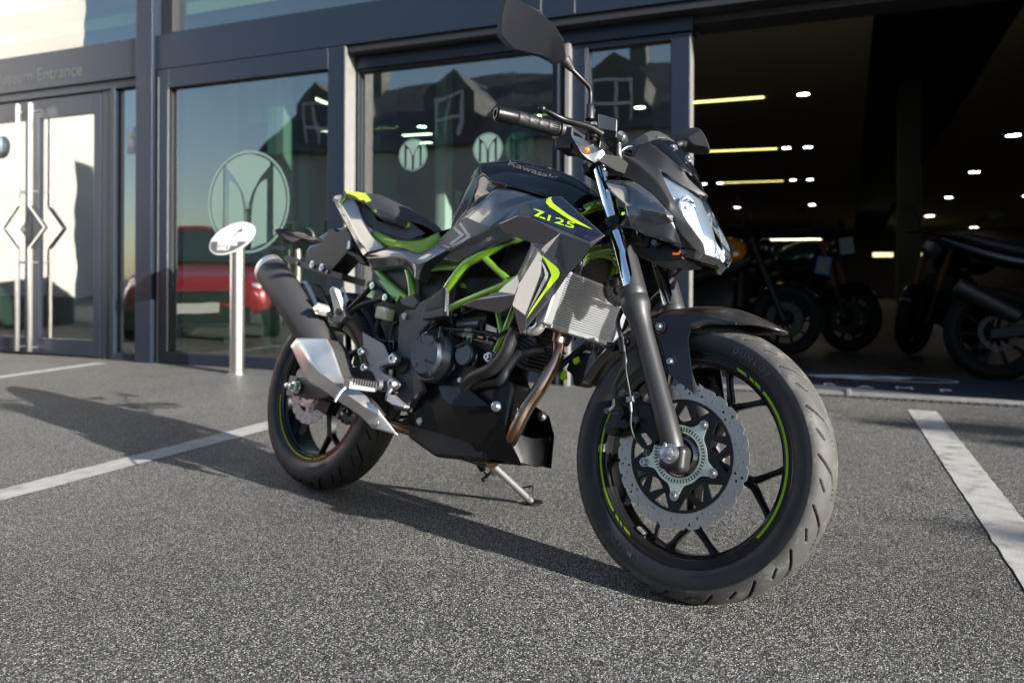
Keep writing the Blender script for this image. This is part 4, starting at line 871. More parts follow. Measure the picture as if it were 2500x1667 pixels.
decal('chevron', 'decal_silver', [[('a6', 2000, 600), ('a6', 2095, 680), ('a6', 1975, 780), ('a6', 1950, 765), ('a6', 2055, 685), ('a6', 1985, 620)]], [side], side, off=.0012, mirror=True)
decal('chevron', 'decal_silver', [[('a6', 2060, 560), ('a6', 2160, 700), ('a6', 1965, 830), ('a6', 1870, 770), ('a6', 1960, 800), ('a6', 2120, 695), ('a6', 2045, 580)]], [side], side, off=.0012, mirror=True)
# ---- shroud with its wing and the lower limb
V = {'A': ('a8', 437, 785, -.155), 'B': ('a8', 655, 600, -.150), 'B2': ('a8', 780, 558, -.150), 'C': ('a8', 965, 510, -.148), 'D': ('a8', 1060, 508, -.146), 'E': ('a8', 1478, 880, -.165), 'Fp': ('a8', 1335, 960, -.190),
     'G': ('a8', 760, 705, -.186), 'G2': ('a8', 640, 695, -.180), 'J': ('a8', 1050, 860, -.192), 'K': ('a8', 905, 978, -.160), 'K2': ('a8', 765, 955, -.150), 'L': ('a8', 500, 848, -.150), 'E2': ('a8', 1340, 1000, -.175),
     'N': ('a8', 845, 1035, -.182), 'O': ('b5', 1440, 560, -.160), 'P': ('b5', 1375, 765, -.170), 'Q': ('b5', 1448, 1045, -.165), 'Rr': ('b5', 1500, 985, -.172), 'T': ('b5', 1780, 660, -.172), 'U': ('b5', 1900, 480, -.172), 'X': ('b5', 1540, 160, -.148), 'Y': ('b5', 1555, 185, -.148), 'Z': ('b5', 1300, 575, -.150), 'Z2': ('b5', 1420, 480, -.150), 'RG': ('b5', 1660, 300, -.194), 'RM': ('b5', 1500, 860, -.190), 'RK': ('b5', 1650, 455, -.192),
     'f0': ('b5', 888, 768, -.138), 'f1': ('b5', 1030, 708, -.146), 'f2': ('b5', 1240, 632, -.150), 'f3': ('b5', 1400, 660, -.166), 'f4': ('b5', 1270, 836, -.140), 'f5': ('b5', 1210, 836, -.138)}
sh1 = facets('shroud', 'paint_grey', 'a8', V, ['A B G2', 'B B2 G G2', 'B2 C D E Fp G', 'A G2 K L', 'G2 G J K', 'G Fp J', 'Fp E E2', 'K K2 L', 'J Fp E2 U T', 'J T RG', 'J RG N K', 'K N K2', 'N Y K2', 'N O Z2 Y', 'O Z Z2', 'N RG RK O', 'RK RM P O', 'RG T Rr RM RK', 'RM Rr Q P', 'O P f3', 'O f3 f2 Z', 'f2 f3 f1', 'f1 f3 P f4 f5 f0'], th=.003, bev=.004, seg=3, ang=12, bang=7, inner='plastic_black')
# the matte inner lining of the shroud
decal('shroud_decal', 'decal_navy', [[('a8', 782, 562), ('a8', 970, 515), ('a8', 1058, 520), ('a8', 1448, 872), ('a8', 1340, 938), ('a8', 1050, 815), ('a8', 765, 702)]], [sh1], sh1, off=.0007, mirror=True)
decal('lime_flash', 'lime', [[('a8', 970, 517), ('a8', 965, 545), ('a8', 985, 580), ('a8', 1130, 690), ('a8', 1364, 830), ('a8', 1180, 760), ('a8', 950, 612), ('a8', 915, 575), ('a8', 918, 545), ('a8', 940, 522)]], [sh1], sh1, off=.0014, mirror=True)
def zmark():
    X = lambda L: [('a8', *p) for p in L]
    text_decal('model_letter', 'lime', 'Z', 'a8', (800, 697), (912, 735), 19, [sh1], sh1, hv=(-.12, -1), bold=.03, off=.0014, shear=.0)
    decal('model_letter_core', 'decal_navy', [X([(838, 712), (850, 714), (918, 672), (906, 670)])], [sh1], sh1, off=.0020)
    text_decal('model_number', 'lime', '125', 'a8', (925, 742), (1178, 822), 14.5, [sh1], sh1, hv=(.30, -1), bold=.006, off=.0014)
zmark()
decal('lime_flash', 'lime', [[('a8', 862, 1060), ('a8', 940, 1120), ('a8', 1030, 1195), ('a8', 1050, 1240), ('a8', 1035, 1285), ('a8', 900, 1440), ('b5', 1510, 895), ('b5', 1560, 800), ('b5', 1700, 590), ('b5', 1752, 480), ('b5', 1740, 440), ('b5', 1690, 340)]], [sh1], sh1, off=.0014, mirror=True)
decal('silver_flash', 'decal_silver', [[('b5', 1635, 300), ('b5', 1690, 400), ('b5', 1722, 460), ('b5', 1715, 500), ('b5', 1640, 640), ('b5', 1515, 860), ('b5', 1620, 630), ('b5', 1690, 480), ('b5', 1680, 420)]], [sh1], sh1, off=.0014, mirror=True)
text_decal('tank_lettering', 'print_grey', 'Kawasaki', 'a8', (548, 210), (1005, 362), 12, [tank], tank, hv=(.5, -1), bold=.012, shear=0)
# ---- seat
S0 = [('a6', 1235, 570, 0), ('a6', 1300, 548, 0), ('a6', 1400, 562, 0), ('a6', 1500, 620, 0), ('a6', 1610, 655, 0), ('a6', 1720, 652, 0), ('a6', 1840, 622, 0), ('a6', 1905, 622, 0)]
S1 = [('a6', 1225, 577, -.06), ('a6', 1262, 640, -.098), ('a6', 1350, 692, -.110), ('a6', 1450, 728, -.115), ('a6', 1590, 738, -.115), ('a6', 1700, 722, -.108), ('a6', 1830, 662, -.090), ('a6', 1880, 655, -.065)]
S2 = [('a6', 1205, 600, -.07), ('a6', 1235, 715, -.112), ('a6', 1340, 790, -.128), ('a6', 1460, 815, -.132), ('a6', 1610, 850, -.134), ('a6', 1710, 848, -.126), ('a6', 1850, 730, -.105), ('a6', 1866, 690, -.085)]
s0, s1_, s2_ = ([cp(*p) for p in T] for T in (S0, S1, S2))
s0 = [Vector((a.x, 0, b.z+.022)) for a, b in zip(s1_, s1_)]
smid = [a.lerp(b, .6)+Vector((0, 0, .010)) for a, b in zip(s0, s1_)]; s3 = [p+Vector((0, .03, -.012)) for p in s2_]
mb = MB(); mb.mat(0); patch(mb, [s0, smid, s1_], 40, 6); mb.mat(1); patch(mb, [s1_, [a.lerp(b, .5)+Vector((0, -.008, 0)) for a, b in zip(s1_, s2_)], s2_, s3], 40, 6)
mb.build('rider_seat', ['seat_black', 'seat_green'], bike, mirror=True, solid=.003, ang=70)
# ---- pillion pad
P0 = [('a6', 932, 272, 0), ('a6', 1010, 262, 0), ('a6', 1150, 282, 0), ('a6', 1290, 300, 0), ('a6', 1440, 380, 0), ('a6', 1550, 475, 0), ('a6', 1592, 560, 0)]
P1 = [('a6', 935, 276, -.05), ('a6', 1040, 318, -.075), ('a6', 1165, 362, -.09), ('a6', 1290, 375, -.095), ('a6', 1440, 440, -.090), ('a6', 1540, 520, -.075), ('a6', 1590, 572, -.05)]
P2 = [('a6', 940, 286, -.055), ('a6', 1050, 335, -.080), ('a6', 1150, 385, -.095), ('a6', 1260, 500, -.105), ('a6', 1400, 562, -.102), ('a6', 1535, 612, -.085), ('a6', 1575, 600, -.06)]
p0, p1, p2 = ([cp(*p) for p in T] for T in (P0, P1, P2)); pm = [a.lerp(b, .5)+Vector((0, 0, .006)) for a, b in zip(p0, p1)]
mb = MB(); patch(mb, [p0, pm, p1], 36, 5); patch(mb, [p1, [a.lerp(b, .5)+Vector((0, -.006, 0)) for a, b in zip(p1, p2)], p2, [p+Vector((0, .03, -.01)) for p in p2]], 36, 5)
pil = mb.build('pillion_seat', 'seat_weave', bike, mirror=True, solid=.003, ang=60)
X6 = lambda L: [[('a6', *p) for p in L]]
decal('lime_trim', 'lime_trim', X6([(925, 262), (1000, 250), (1100, 268), (1150, 286), (1205, 356), (1130, 380), (1040, 335), (935, 290)]), [pil], pil, mirror=True, off=.001)
decal('lime_trim', 'lime_trim', X6([(1210, 445), (1250, 440), (1270, 495), (1240, 490)]), [pil], pil, mirror=True, off=.001)
decal('lime_trim', 'lime_trim', X6([(1555, 560), (1585, 575), (1575, 605), (1530, 618)]), [pil], pil, mirror=True, off=.001)
decal('seam_panel', 'seat_black', X6([(1150, 385), (1210, 440), (1260, 505), (1400, 570), (1530, 615), (1555, 560), (1400, 490), (1300, 440), (1220, 435), (1165, 372)]), [pil], pil, mirror=True, off=.0008)
# ---- tail cowl
V = {'a': (835, 345, -.020), 'b': (862, 308, -.028), 'c': (932, 296, -.035), 'd': (1062, 345, -.062), 'e': (1070, 365, -.066), 'f': (1130, 545, -.110), 'g': (1215, 690, -.135), 'h': (1340, 798, -.142), 'i': (1125, 872, -.125), 'j': (1040, 720, -.108), 'k': (950, 545, -.080), 'l': (862, 372, -.040), 'm': (893, 378, -.062), 'n': (1010, 560, -.105), 'o': (1170, 840, -.138)}
tail = facets('tail_cowl', 'paint_grey', 'a6', V, ['a b c m l', 'c d e m', 'm e f n', 'l m n k', 'k n j', 'n f g o', 'n o i j', 'g h o', 'o h i'], th=.003, bev=0, crease=.55)
decal('lime_flash', 'lime', X6([(893, 378), (965, 308), (968, 322), (925, 384)]), [tail], tail, mirror=True, off=.0012)
V = {'a': (1062, 350, -.058), 'b': (1130, 380, -.06), 'c': (1215, 460, -.075), 'd': (1262, 545, -.085), 'e': (1210, 590, -.095), 'f': (1215, 650, -.105), 'g': (1345, 800, -.125), 'h': (1215, 700, -.12), 'i': (1130, 545, -.100), 'j': (1600, 600, -.07), 'k': (1720, 665, -.09), 'l': (1540, 622, -.08), 'm': (1590, 565, -.05)}
facets('tail_liner', 'plastic_grey', 'a6', V, ['a b c d e i', 'e f h i', 'f g h', 'd l k g f e', 'm k l'], th=.003)
# undertray filling the tail and seat base
mb = MB(); mb.rings([[(x, -w, z0), (x, w, z0), (x, w*.8, z1), (x, -w*.8, z1)] for x, w, z0, z1 in ((-.13, .03, .93, .97), (-.05, .05, .87, .955), (.1, .085, .79, .88), (.25, .10, .74, .82), (.45, .10, .70, .78), (.55, .09, .66, .78))]); mb.build('undertray', 'plastic_black', bike, bevel=.004)
# ---- front cowl (turns with the fork)
C_ = 'd1'
V = {'g0': (-78, 620, -.100), 'g1': (270, 636, -.118), 'g2': (450, 765, -.126), 'g3': (580, 905, -.126), 'g4': (642, 965, -.120), 'g5': (638, 1035, -.116), 'g6': (742, 1262, -.086), 'g7': (715, 1280, -.086), 'g8': (580, 1218, -.098), 'g10': (380, 1158, -.114), 'g11': (245, 1086, -.128), 'g12': (93, 1076, -.112), 'g13': (168, 1000, -.116), 'g14': (180, 925, -.124), 'g15': (75, 780, -.108), 'h1': (-70, 632, -.106), 'h2': (200, 668, -.128), 'h3': (400, 802, -.138), 'h4': (548, 888, -.138), 'c1': (180, 858, -.134), 'c2': (580, 968, -.136), 'c3': (206, 955, -.140), 'c5': (590, 1190, -.110)}
cow = facets('cowl_side', 'paint_grey', C_, V, ['g0 g1 h2 h1', 'g1 g2 h3 h2', 'g2 g3 h4 h3', 'g3 g4 c2 h4', 'h1 h2 c1 g15', 'h2 h3 h4 c1', 'h4 c2 c1', 'c1 c2 g5 c3', 'c2 g4 g5', 'c3 g5 c5 g10', 'g5 g6 c5', 'g6 g7 g8 c5', 'c5 g8 g10', 'g14 c1 c3', 'g14 c3 g13', 'g13 c3 g11 g12', 'c3 g10 g11'], f=cs, post=SM, th=.003, bev=0, crease=.45, inner='plastic_black')
V = {'m0': (40, 380, -.085), 'm1': (150, 385, -.082), 'm2': (240, 405, -.074), 'm3': (300, 300, -.056), 'm4': (405, 265, -.058), 'm5': (550, 368, -.062), 'm6': (725, 520, -.054), 'm7': (785, 612, -.040), 'm8': (905, 722, -.014), 'm9': (966, 770, -.003), 'm10': (948, 788, -.004), 'm11': (730, 682, -.060), 'm12': (515, 525, -.085), 'm13': (580, 690, -.095), 'm14': (660, 830, -.101), 'm15': (780, 1030, -.103), 'm16': (842, 1110, -.098), 'm17': (930, 1220, -.078), 'm18': (950, 1332, -.060), 'm19': (860, 1300, -.078), 'm20': (742, 1275, -.088), 'g5': (640, 1035, -.114), 'g4': (640, 962, -.118), 'g3': (580, 902, -.124), 'g2': (450, 762, -.124), 'g1': (270, 632, -.116), 'm21': (100, 560, -.106), 'm22': (-78, 612, -.098), 'm23': (-20, 520, -.096), 'e1': (290, 440, -.104), 'e2': (500, 650, -.118), 'e3': (620, 840, -.122), 'q': (730, 1180, -.104)}
nose = facets('nose_cowl', 'plastic_black', C_, V, ['m2 m3 m4 m5 m12', 'm5 m6 m7 m11 m12', 'm7 m8 m9 m10 m11', 'm1 m2 e1', 'm2 m12 e2 e1', 'm12 m13 e2', 'm13 m14 e3 e2', 'e1 e2 g2 g1', 'e2 e3 g3 g2', 'm14 m15 g4 g3 e3', 'm15 m16 q g5 g4', 'm16 m17 m19 q', 'm17 m18 m19', 'q m19 m20 g5', 'm0 m1 e1 g1 m21', 'm0 m21 m22 m23'], f=cs, post=SM, th=.003, bev=0, crease=.25)
V = {'q0': (278, 236, -.052), 'q1': (360, 180, -.046), 'q2': (398, 208, -.050), 'q3': (318, 290, -.058), 'q4': (430, 155, -.022), 'q5': (470, 225, -.038), 'q6': (510, 160, -.001), 'q7': (495, 195, -.034), 'q8': (600, 212, -.001), 'q9': (660, 262, -.001), 'qa': (405, 258, -.054), 'qb': (475, 243, -.044), 'qc': (500, 222, -.036), 'qd': (580, 225, -.018), 'l0': (262, 240, -.050), 'l1': (300, 300, -.056), 'l2': (240, 405, -.072), 'l3': (250, 330, -.05)}
facets('cowl_peak', 'plastic_grey', C_, V, ['q0 q1 q2 q3', 'q1 q4 q7 q5 q2', 'q4 q6 q8 q7', 'q7 q8 q9 qd', 'q3 q2 qa', 'q2 q5 qb qa', 'q5 q7 qc qb', 'q7 qd qc', 'l0 q0 q3 l1', 'l0 l1 l2 l3'], f=cs, post=SM, th=.003, bev=.002, par=nose)
mb = MB(); A1 = pts(C_, [(405, 258, -.054), (430, 266, -.056), (550, 362, -.058), (700, 490, -.050), (790, 565, -.028), (832, 597, -.012)], cs); A2 = pts(C_, [(480, 235, -.042), (560, 270, -.043), (650, 350, -.042), (745, 455, -.036), (805, 540, -.022), (838, 590, -.009)], cs); A3 = pts(C_, [(590, 212, -.0005), (665, 268, -.0005), (745, 352, -.0005), (800, 440, -.0005), (835, 520, -.0005), (850, 585, -.0005)], cs)
patch(mb, [A1, A2, A3], 24, 6); scr = mb.build('flyscreen', 'paint_black', nose, mirror=True, post=SM, solid=.003, ang=40)
for p in ((645, 322, -.032), (790, 425, -.01)): MB().bolt(SM @ cs(C_, *p), SM.to_3x3() @ Vector((.75, -.5, .45)), .0075, .004).build('bolt', 'bolt_steel', nose)
# chin under the lamp
V = {'a': (742, 1272, -.085), 'b': (860, 1302, -.076), 'c': (950, 1336, -.058), 'd': (1096, 1388, -.0005), 'e': (1060, 1442, -.0005), 'f': (1020, 1440, -.02), 'g': (880, 1400, -.05), 'h': (780, 1365, -.075), 'i': (840, 1388, -.070)}
facets('lamp_chin', 'plastic_gloss', C_, V, ['a b i h', 'b c g i', 'c d e f g'], f=cs, post=SM, th=.003, bev=.002, par=nose)
mat('lamp_inner', (.22, .24, .27), .2, .4)
# headlight: curved clear lens over facetted reflectors
Lf = [(520, 548, -.083), (580, 700, -.091), (665, 842, -.096), (785, 1040, -.097), (848, 1118, -.092), (935, 1228, -.072), (957, 1310, -.054)]; Ct = [(945, 795, -.0005), (985, 880, -.0005), (1030, 990, -.0005), (1075, 1110, -.0005), (1100, 1210, -.0005), (1112, 1290, -.0005), (1095, 1385, -.0005)]
Md = [((a[0]*.42+b[0]*.58)+6, a[1]*.42+b[1]*.58-4, -.058*(abs(a[2])/.09)) for a, b in zip(Lf, Ct)]
def lampgrid(off, k=1): return [[cs(C_, *p)+Vector((off, 0, 0)) for p in T] for T in (Lf, Md, Ct)]
mb = MB(); patch(mb, lampgrid(0), 26, 6); lens = mb.build('headlight', 'lens', bike, mirror=True, post=SM, solid=.002, ang=60)
mb = MB(); rr_ = lampgrid(-.014)
rr_ = [[p if i != 1 else p+Vector((-.03*math.sin(math.pi*j/6), 0, 0)) for j, p in enumerate(r)] for i, r in enumerate(rr_)]
patch(mb, rr_, 15, 4, smooth_v=True); mb.m = [1 if ((k % 8) >= 6 or k//8 < 3 or (k % 8 == 3 and k//8 < 9)) else 0 for k in range(len(mb.f))]; mb.build('reflector', ['reflector', 'lamp_inner'], lens, mirror=True, post=SM, ang=5, solid=.002)
c = cs(C_, 790, 900, -.055)+Vector((-.012, 0, 0)); mb = MB(); mb.lathe([(.030, .010), (.026, .002), (.016, -.008), (.007, -.010), (.006, .006), (0, .009)], c, (.95, -.2, .1), 28, caps=False); mb.build('lamp_bowl', 'chrome', lens, mirror=True, post=SM, ang=60)
mb = MB()
for i in range(7): a = cs(C_, 968+i*14, 1180+i*14, -.05+.005*i)+Vector((-.006, 0, 0)); mb.tube([a, cs(C_, 962+i*14, 1300+i*10, -.05+.005*i)+Vector((-.006, 0, 0))], .002, n=6)
mb.build('lens_ribs', 'reflector', lens, mirror=True, post=SM)
mat('plastic_matte', (.022, .022, .022), .8, spec=.15)
# ---- turn signals in front
def signal(par):
    V = [(948, 512, -.215), (1000, 516, -.212), (1160, 590, -.196), (1252, 640, -.182), (1282, 692, -.176), (1242, 742, -.176), (1182, 777, -.178), (1110, 738, -.188), (1055, 690, -.196)]
    P_ = pts('b2', V, cs); mb = MB(); cen = sum(P_, Vector())/len(P_); front = [cen+(p-cen)*.86+Vector((.012, -.004, .0)) for p in P_]
    mb.rings([P_, front], caps=True); ln = mb.build('turn_signal', 'lens', bike, post=SM, mirror=False, bevel=.002)
    back = [(p-cen)*.45+cen+Vector((-.045, .008, .004)) for p in P_]; mid_ = [(p-cen)*.97+cen+Vector((-.012, .001, 0)) for p in P_]
    mb = MB(); mb.rings([P_, mid_, back, [cen+Vector((-.046, .008, .004))+(p-cen)*.02 for p in P_]], caps=False); mb.build('housing', 'plastic_black', ln, post=SM, bevel=.002)
    mb = MB(); mb.rings([[cen+(p-cen)*.97+Vector((.001, 0, 0)) for p in P_], [cen+(p-cen)*.62+Vector((-.008, 0, 0)) for p in P_], [cen+(p-cen)*.08+Vector((-.012, 0, 0)) for p in P_]], caps=False); mb.build('reflector', 'reflector', ln, post=SM, ang=5, solid=.001)
    MB().ball(SM @ (cs('b2', 1105, 655, -.190)+Vector((.002, 0, 0))), .0085, 16).build('bulb', 'amber', ln)
    return ln
signal(bike)
mb = MB(); a, b = cs('b2', 1235, 725, -.172), cs('b2', 1420, 800, -.118)
mb.rings([[c+Vector((0, y*k, z*k)) for y, z in ((-.012, -.014), (.012, -.016), (.014, .012), (-.010, .015))] for c, k in ((a, .8), (a.lerp(b, .5), 1.0), (b, 1.35), (b+Vector((.012, .02, -.004)), 1.1))]); mb.build('signal_stalk', 'plastic_matte', bike, mirror=True, post=SM, bevel=.003)
Pm = pts('b2', [(948, 512, -.215), (1160, 590, -.196), (1282, 692, -.176), (1242, 742, -.176), (1182, 777, -.178), (1055, 690, -.196)], cs); Pm = [Vector((p.x, -p.y, p.z)) for p in Pm]; cen = sum(Pm, Vector())/6
mb = MB(); mb.rings([[p+Vector((.01, 0, 0)) for p in Pm], Pm, [(p-cen)*.45+cen+Vector((-.045, 0, 0)) for p in Pm]]); mb.build('turn_signal', 'plastic_black', bike, post=SM, bevel=.002)
# ---- bars
def lat(name, crop, a, b, prof, m, par=None, n=36, f=cs, side=1):
    A_, B_ = f(crop, *a), f(crop, *b)
    if side < 0: A_.y *= -1; B_.y *= -1
    d = B_-A_; mb = MB(); mb.lathe([(r, t*d.length) for r, t in prof], A_, d, n); return mb.build(name, m, par or bike, post=SM if f is cs else None)
for sd in (1, -1):
    ga, gb = (432, 345, -.326), (850, 462, -.205)
    prof = []
    for i in range(33):
        t = i/32; prof.append((.0165+(.0006 if (i % 8) else -.0010), t*.9))
    prof += [(.0175, .9), (.0175, .93), (.024, .94), (.026, 1.0), (.0, 1.0)]
    gp = lat('handlebar_grip', 'b2', ga, gb, prof, 'rubber', side=sd)
    A_, B_ = cs('b2', *ga), cs('b2', *gb); mb = MB(); dd = (B_-A_)
    x_, y_, z_ = basis(dd)
    for t0 in (.10, .32, .54):
        for k in range(8):
            a = k*math.pi/4; p = [A_+dd*(t0+u_*.13)+(x_*math.cos(a+u_*.35)+y_*math.sin(a+u_*.35))*.0170 for u_ in (0, .5, 1)]; mb.tube(p, .0009, n=6)
    for k in range(20): a = k*math.pi/10; r_ = (x_*math.cos(a)+y_*math.sin(a)); mb.tube([A_+dd*.76+r_*.0168, A_+dd*.90+r_*.0168], .0012, n=6)
    if sd < 0: mb.v = [(x, -y, z) for x, y, z in mb.v]
    mb.build('grip_pattern', 'black_metal', gp, post=SM)
    lat('bar_end', 'b2', (232, 300, -.373), (432, 345, -.326), [(.0, .12), (.0085, .12), (.0085, .0), (.014, .0), (.0185, .07), (.0188, .93), (.0175, 1.0), (.0, 1.0)], 'chrome' if False else 'black_metal', side=sd)
    mb = MB(); c = cs('b2', 950, 560, -.180); mb.rings([[c+Vector((x, y, z)) for x, z in ((-.022, -.030), (.02, -.034), (.026, -.005), (.022, .022), (-.018, .026), (-.026, 0))] for y in (-.030, .030)])
    if sd < 0: mb.v = [(x, -y, z) for x, y, z in mb.v]
    mb.build('switch_box', 'plastic_black', bike, post=SM, bevel=.004)
    L_ = [cs('b2', *p) for p in ((680, 262, -.350), (760, 300, -.335), (880, 362, -.305), (1000, 396, -.268), (1130, 438, -.228), (1230, 500, -.195))]
    if sd < 0: L_ = [Vector((p.x, -p.y, p.z)) for p in L_]
    mb = MB(); mb.tube(L_, [.0055, .0058, .0075, .0085, .0095, .012], n=16, squash=1.25); mb.ball(L_[0], .0100, 20); mb.build('brake_lever' if sd > 0 else 'clutch_lever', 'black_metal', bike, post=SM)
mb = MB(); a = cs('b2', 900, 480, -.19); pb = [a, a+Vector((.022, .055, .002)), Vector((1.005, -.085, .985)), Vector((.998, -.045, .975)), Vector((.998, .045, .975)), Vector((1.005, .085, .985))]; a2 = Vector((a.x, -a.y, a.z)); pb += [a2+Vector((.022, -.055, .002)), a2]
mb.tube(pb, .0111, n=18); mb.build('handlebar', 'black_metal', bike, post=SM)
def bx(crop, uvs, y, dy, name, m, par=None, f=cs, bev=.002, post=True, ddx=0):
    mb = MB(); mb.prism([f(crop, X, Y, y if not isinstance(y, (list, tuple)) else y[i]) for i, (X, Y) in enumerate(uvs)], (ddx, dy, 0)); return mb.build(name, m, par or bike, post=SM if (f is cs) else None, bevel=bev)
rsv = bx('b2', [(1215, 302), (1398, 355), (1392, 478), (1222, 448)], -.150, .035, 'fluid_reservoir', 'alu_dull', bev=.003, ddx=-.02)
bx('b2', [(1222, 448), (1392, 478), (1385, 530), (1330, 560), (1290, 600), (1245, 600), (1225, 520)], -.150, .030, 'master_cylinder', 'black_metal', bev=.003)
bx('b2', [(1080, 440), (1200, 470), (1240, 560), (1225, 640), (1150, 600), (1090, 520)], -.195, .030, 'lever_perch', 'black_metal', bev=.004)
lat('perch_bolt', 'b2', (1178, 420, -.20), (1178, 395, -.20), [(.0075, 0), (.0075, 1), (0, 1)], 'bolt_steel', n=6)
lat('perch_pivot', 'b2', (1170, 580, -.205), (1165, 510, -.205), [(.009, 0), (.009, .4), (.014, .42), (.014, 1), (0, 1)], 'black_metal')
mb = MB(); c = cs('b2', 1430, 497, -.125); mb.lathe([(.0, 0), (.0085, 0), (.0085, .010), (.012, .011), (.012, .030), (0, .030)], c, (-.25, .9, -.2), 24); mb.build('banjo_bolt', 'bolt_steel', bike, post=SM)
hose('brake_hose', [cs('b2', 1415, 520, -.12), cs('b2', 1413, 610, -.12)], .0042, 'bolt_steel'); hose('brake_hose', [cs('b2', 1413, 600, -.12), cs('b2', 1418, 700, -.12), cs('b2', 1440, 800, -.09)], .0062, 'alu_dull')
hose('brake_hose', [cs('b2', 1440, 660, -.07), cs('b2', 1500, 622, -.06), cs('b2', 1560, 625, -.05)], .0035, 'bolt_steel'); bx('b2', [(1440, 690), (1470, 640), (1560, 640), (1570, 700), (1520, 715)], -.06, .12, 'instrument_pod', 'plastic_gloss', bev=.004)
bx('b2', [(1300, 640), (1340, 600), (1400, 620), (1430, 700), (1360, 690)], -.10, .08, 'bar_clamp', 'black_metal')
bx('b2', [(1180, 800), (1215, 770), (1290, 850), (1260, 915), (1185, 905)], -.10, .06, 'top_clamp', 'plastic_gloss', bev=.005)
# ---- mirrors
st = [cs('b6', 1360, 1540, -.200), cs('b6', 1362, 1340, -.200), cs('b6', 1364, 1200, -.203), cs('b6', 1345, 1110, -.212), cs('b6', 1240, 1000, -.238), cs('b6', 1130, 890, -.262)]
mb = MB(); mb.tube(st, .0058, n=16, smooth=6); mir = mb.build('mirror_stem', 'black_metal', bike, post=SM)
lat('stem_boot', 'b6', (1358, 1530, -.200), (1360, 1345, -.200), [(.0105, 0), (.0115, .12), (.0112, .6), (.0108, .88), (.008, 1), (0, 1)], 'rubber', mir)
lat('stem_boot', 'b6', (1145, 905, -.258), (1035, 765, -.282), [(.006, 0), (.0075, .15), (.0105, .5), (.0145, .9), (.0145, 1), (0, 1)], 'plastic_black', mir)
def mirror_head(V, cen_y, par, ridge, sd=1):
    pass
O_ = [(300, -30, -.345), (240, 200, -.352), (238, 440, -.352), (262, 480, -.350), (400, 628, -.335), (560, 668, -.32), (770, 718, -.302), (860, 760, -.292), (960, 822, -.285), (1068, 705, -.277), (1055, 680, -.278), (900, 400, -.295), (800, 240, -.31), (735, 145, -.318), (420, -10, -.335)]
P_ = pts('b6', O_, cs); cen = sum(P_, Vector())/len(P_)
rd = pts('b6', [(345, 0, -.335), (520, 190, -.328), (700, 375, -.312), (860, 560, -.298), (1000, 740, -.284)], cs); rd = [p+Vector((.050*math.sin(math.pi*(i+.6)/5), -.0, 0)) for i, p in enumerate(rd)]
mb = MB(); b = mb.add(P_); r0 = mb.add(rd)
tri = lambda *q: mb.face(q)
tri(b+0, b+1, b+2, b+3, r0+0); tri(r0+0, b+3, b+4, r0+1); tri(r0+1, b+4, b+5, b+6, r0+2); tri(r0+2, b+6, b+7, r0+3); tri(r0+3, b+7, b+8, r0+4); tri(r0+4, b+8, b+9)
tri(b+0, r0+0, b+14); tri(r0+0, r0+1, b+13, b+14); tri(r0+1, r0+2, b+12, b+13); tri(r0+2, r0+3, b+11, b+12); tri(r0+3, r0+4, b+10, b+11); tri(r0+4, b+9, b+10)
back = mb.add([p+Vector((-.016, 0, 0)) for p in P_]); n = len(P_)
for i in range(n): mb.face((b+i, b+(i+1) % n, back+(i+1) % n, back+i))
mb.face([back+i for i in range(n)][::-1]); hd = mb.build('mirror_head', 'plastic_black', bike, post=SM, bevel=.003, seg=3)
mb = MB(); mb.poly([(p-cen)*.92+cen+Vector((-.0175, 0, 0)) for p in P_]); mb.build('mirror_glass', 'chrome', hd, post=SM)
O_ = [(645, 240, .30), (680, 195, .30), (840, 122, .31), (880, 150, .32), (930, 240, .33), (975, 365, .335), (960, 382, .335), (760, 345, .31), (735, 330, .305)]
P_ = pts('d1', O_, cs); cen = sum(P_, Vector())/len(P_); mb = MB(); mb.rings([[(p-cen)*.6+cen+Vector((.028, -.01, 0)) for p in P_], [(p-cen)*.93+cen+Vector((.012, -.003, 0)) for p in P_], P_, [p+Vector((-.02, .0, 0)) for p in P_]]); hd = mb.build('mirror_head', 'plastic_black', bike, post=SM, bevel=.003)
mb = MB(); mb.poly([(p-cen)*.92+cen+Vector((-.0215, 0, 0)) for p in P_]); mb.build('mirror_glass', 'chrome', hd, post=SM)
mb = MB(); mb.tube([cs('d1', 760, 300, .30), cs('d1', 700, 285, .285), cs('d1', 660, 330, .26), Vector((1.05, .2, 1.04))], [.014, .010, .006, .006], n=16); mb.build('mirror_stem', 'plastic_black', bike, post=SM)
# ================================================================ FRAME, ENGINE, EXHAUST
def tube(name, crop, P, r, m, par=None, mirror=False, f=cp, n=16, smooth=6, squash=None, **k):
    mb = MB(); mb.tube([f(p[3] if len(p) > 3 else crop, *p[:3]) for p in P], r, n=n, smooth=smooth, squash=squash); return mb.build(name, m, par or bike, mirror=mirror, **k)
def pr(name, crop, UV, y, dy, m, par=None, bev=.003, mirror=False, f=cp, **k):
    mb = MB(); mb.prism([f(crop, p[0], p[1], p[2] if len(p) > 2 else y) for p in UV], (0, dy, 0)); return mb.build(name, m, par or bike, bevel=bev, mirror=mirror, **k)
def knob(name, crop, X, Y, y, r, prof, m, par=None, d=(0, -1, 0), n=32, mirror=False):
    mb = MB(); mb.lathe([(a*r, b) for a, b in prof], cp(crop, X, Y, y), d, n); return mb.build(name, m, par or bike, mirror=mirror)
def bolt(crop, X, Y, y, r=.007, par=None, m='bolt_steel', f=cp):
    mb = MB(); p = f(crop, X, Y, y); mb.bolt(SM @ p if f is cs else p, (0, -1, 0), r, r*.7); return mb.build('bolt', m, par or bike)
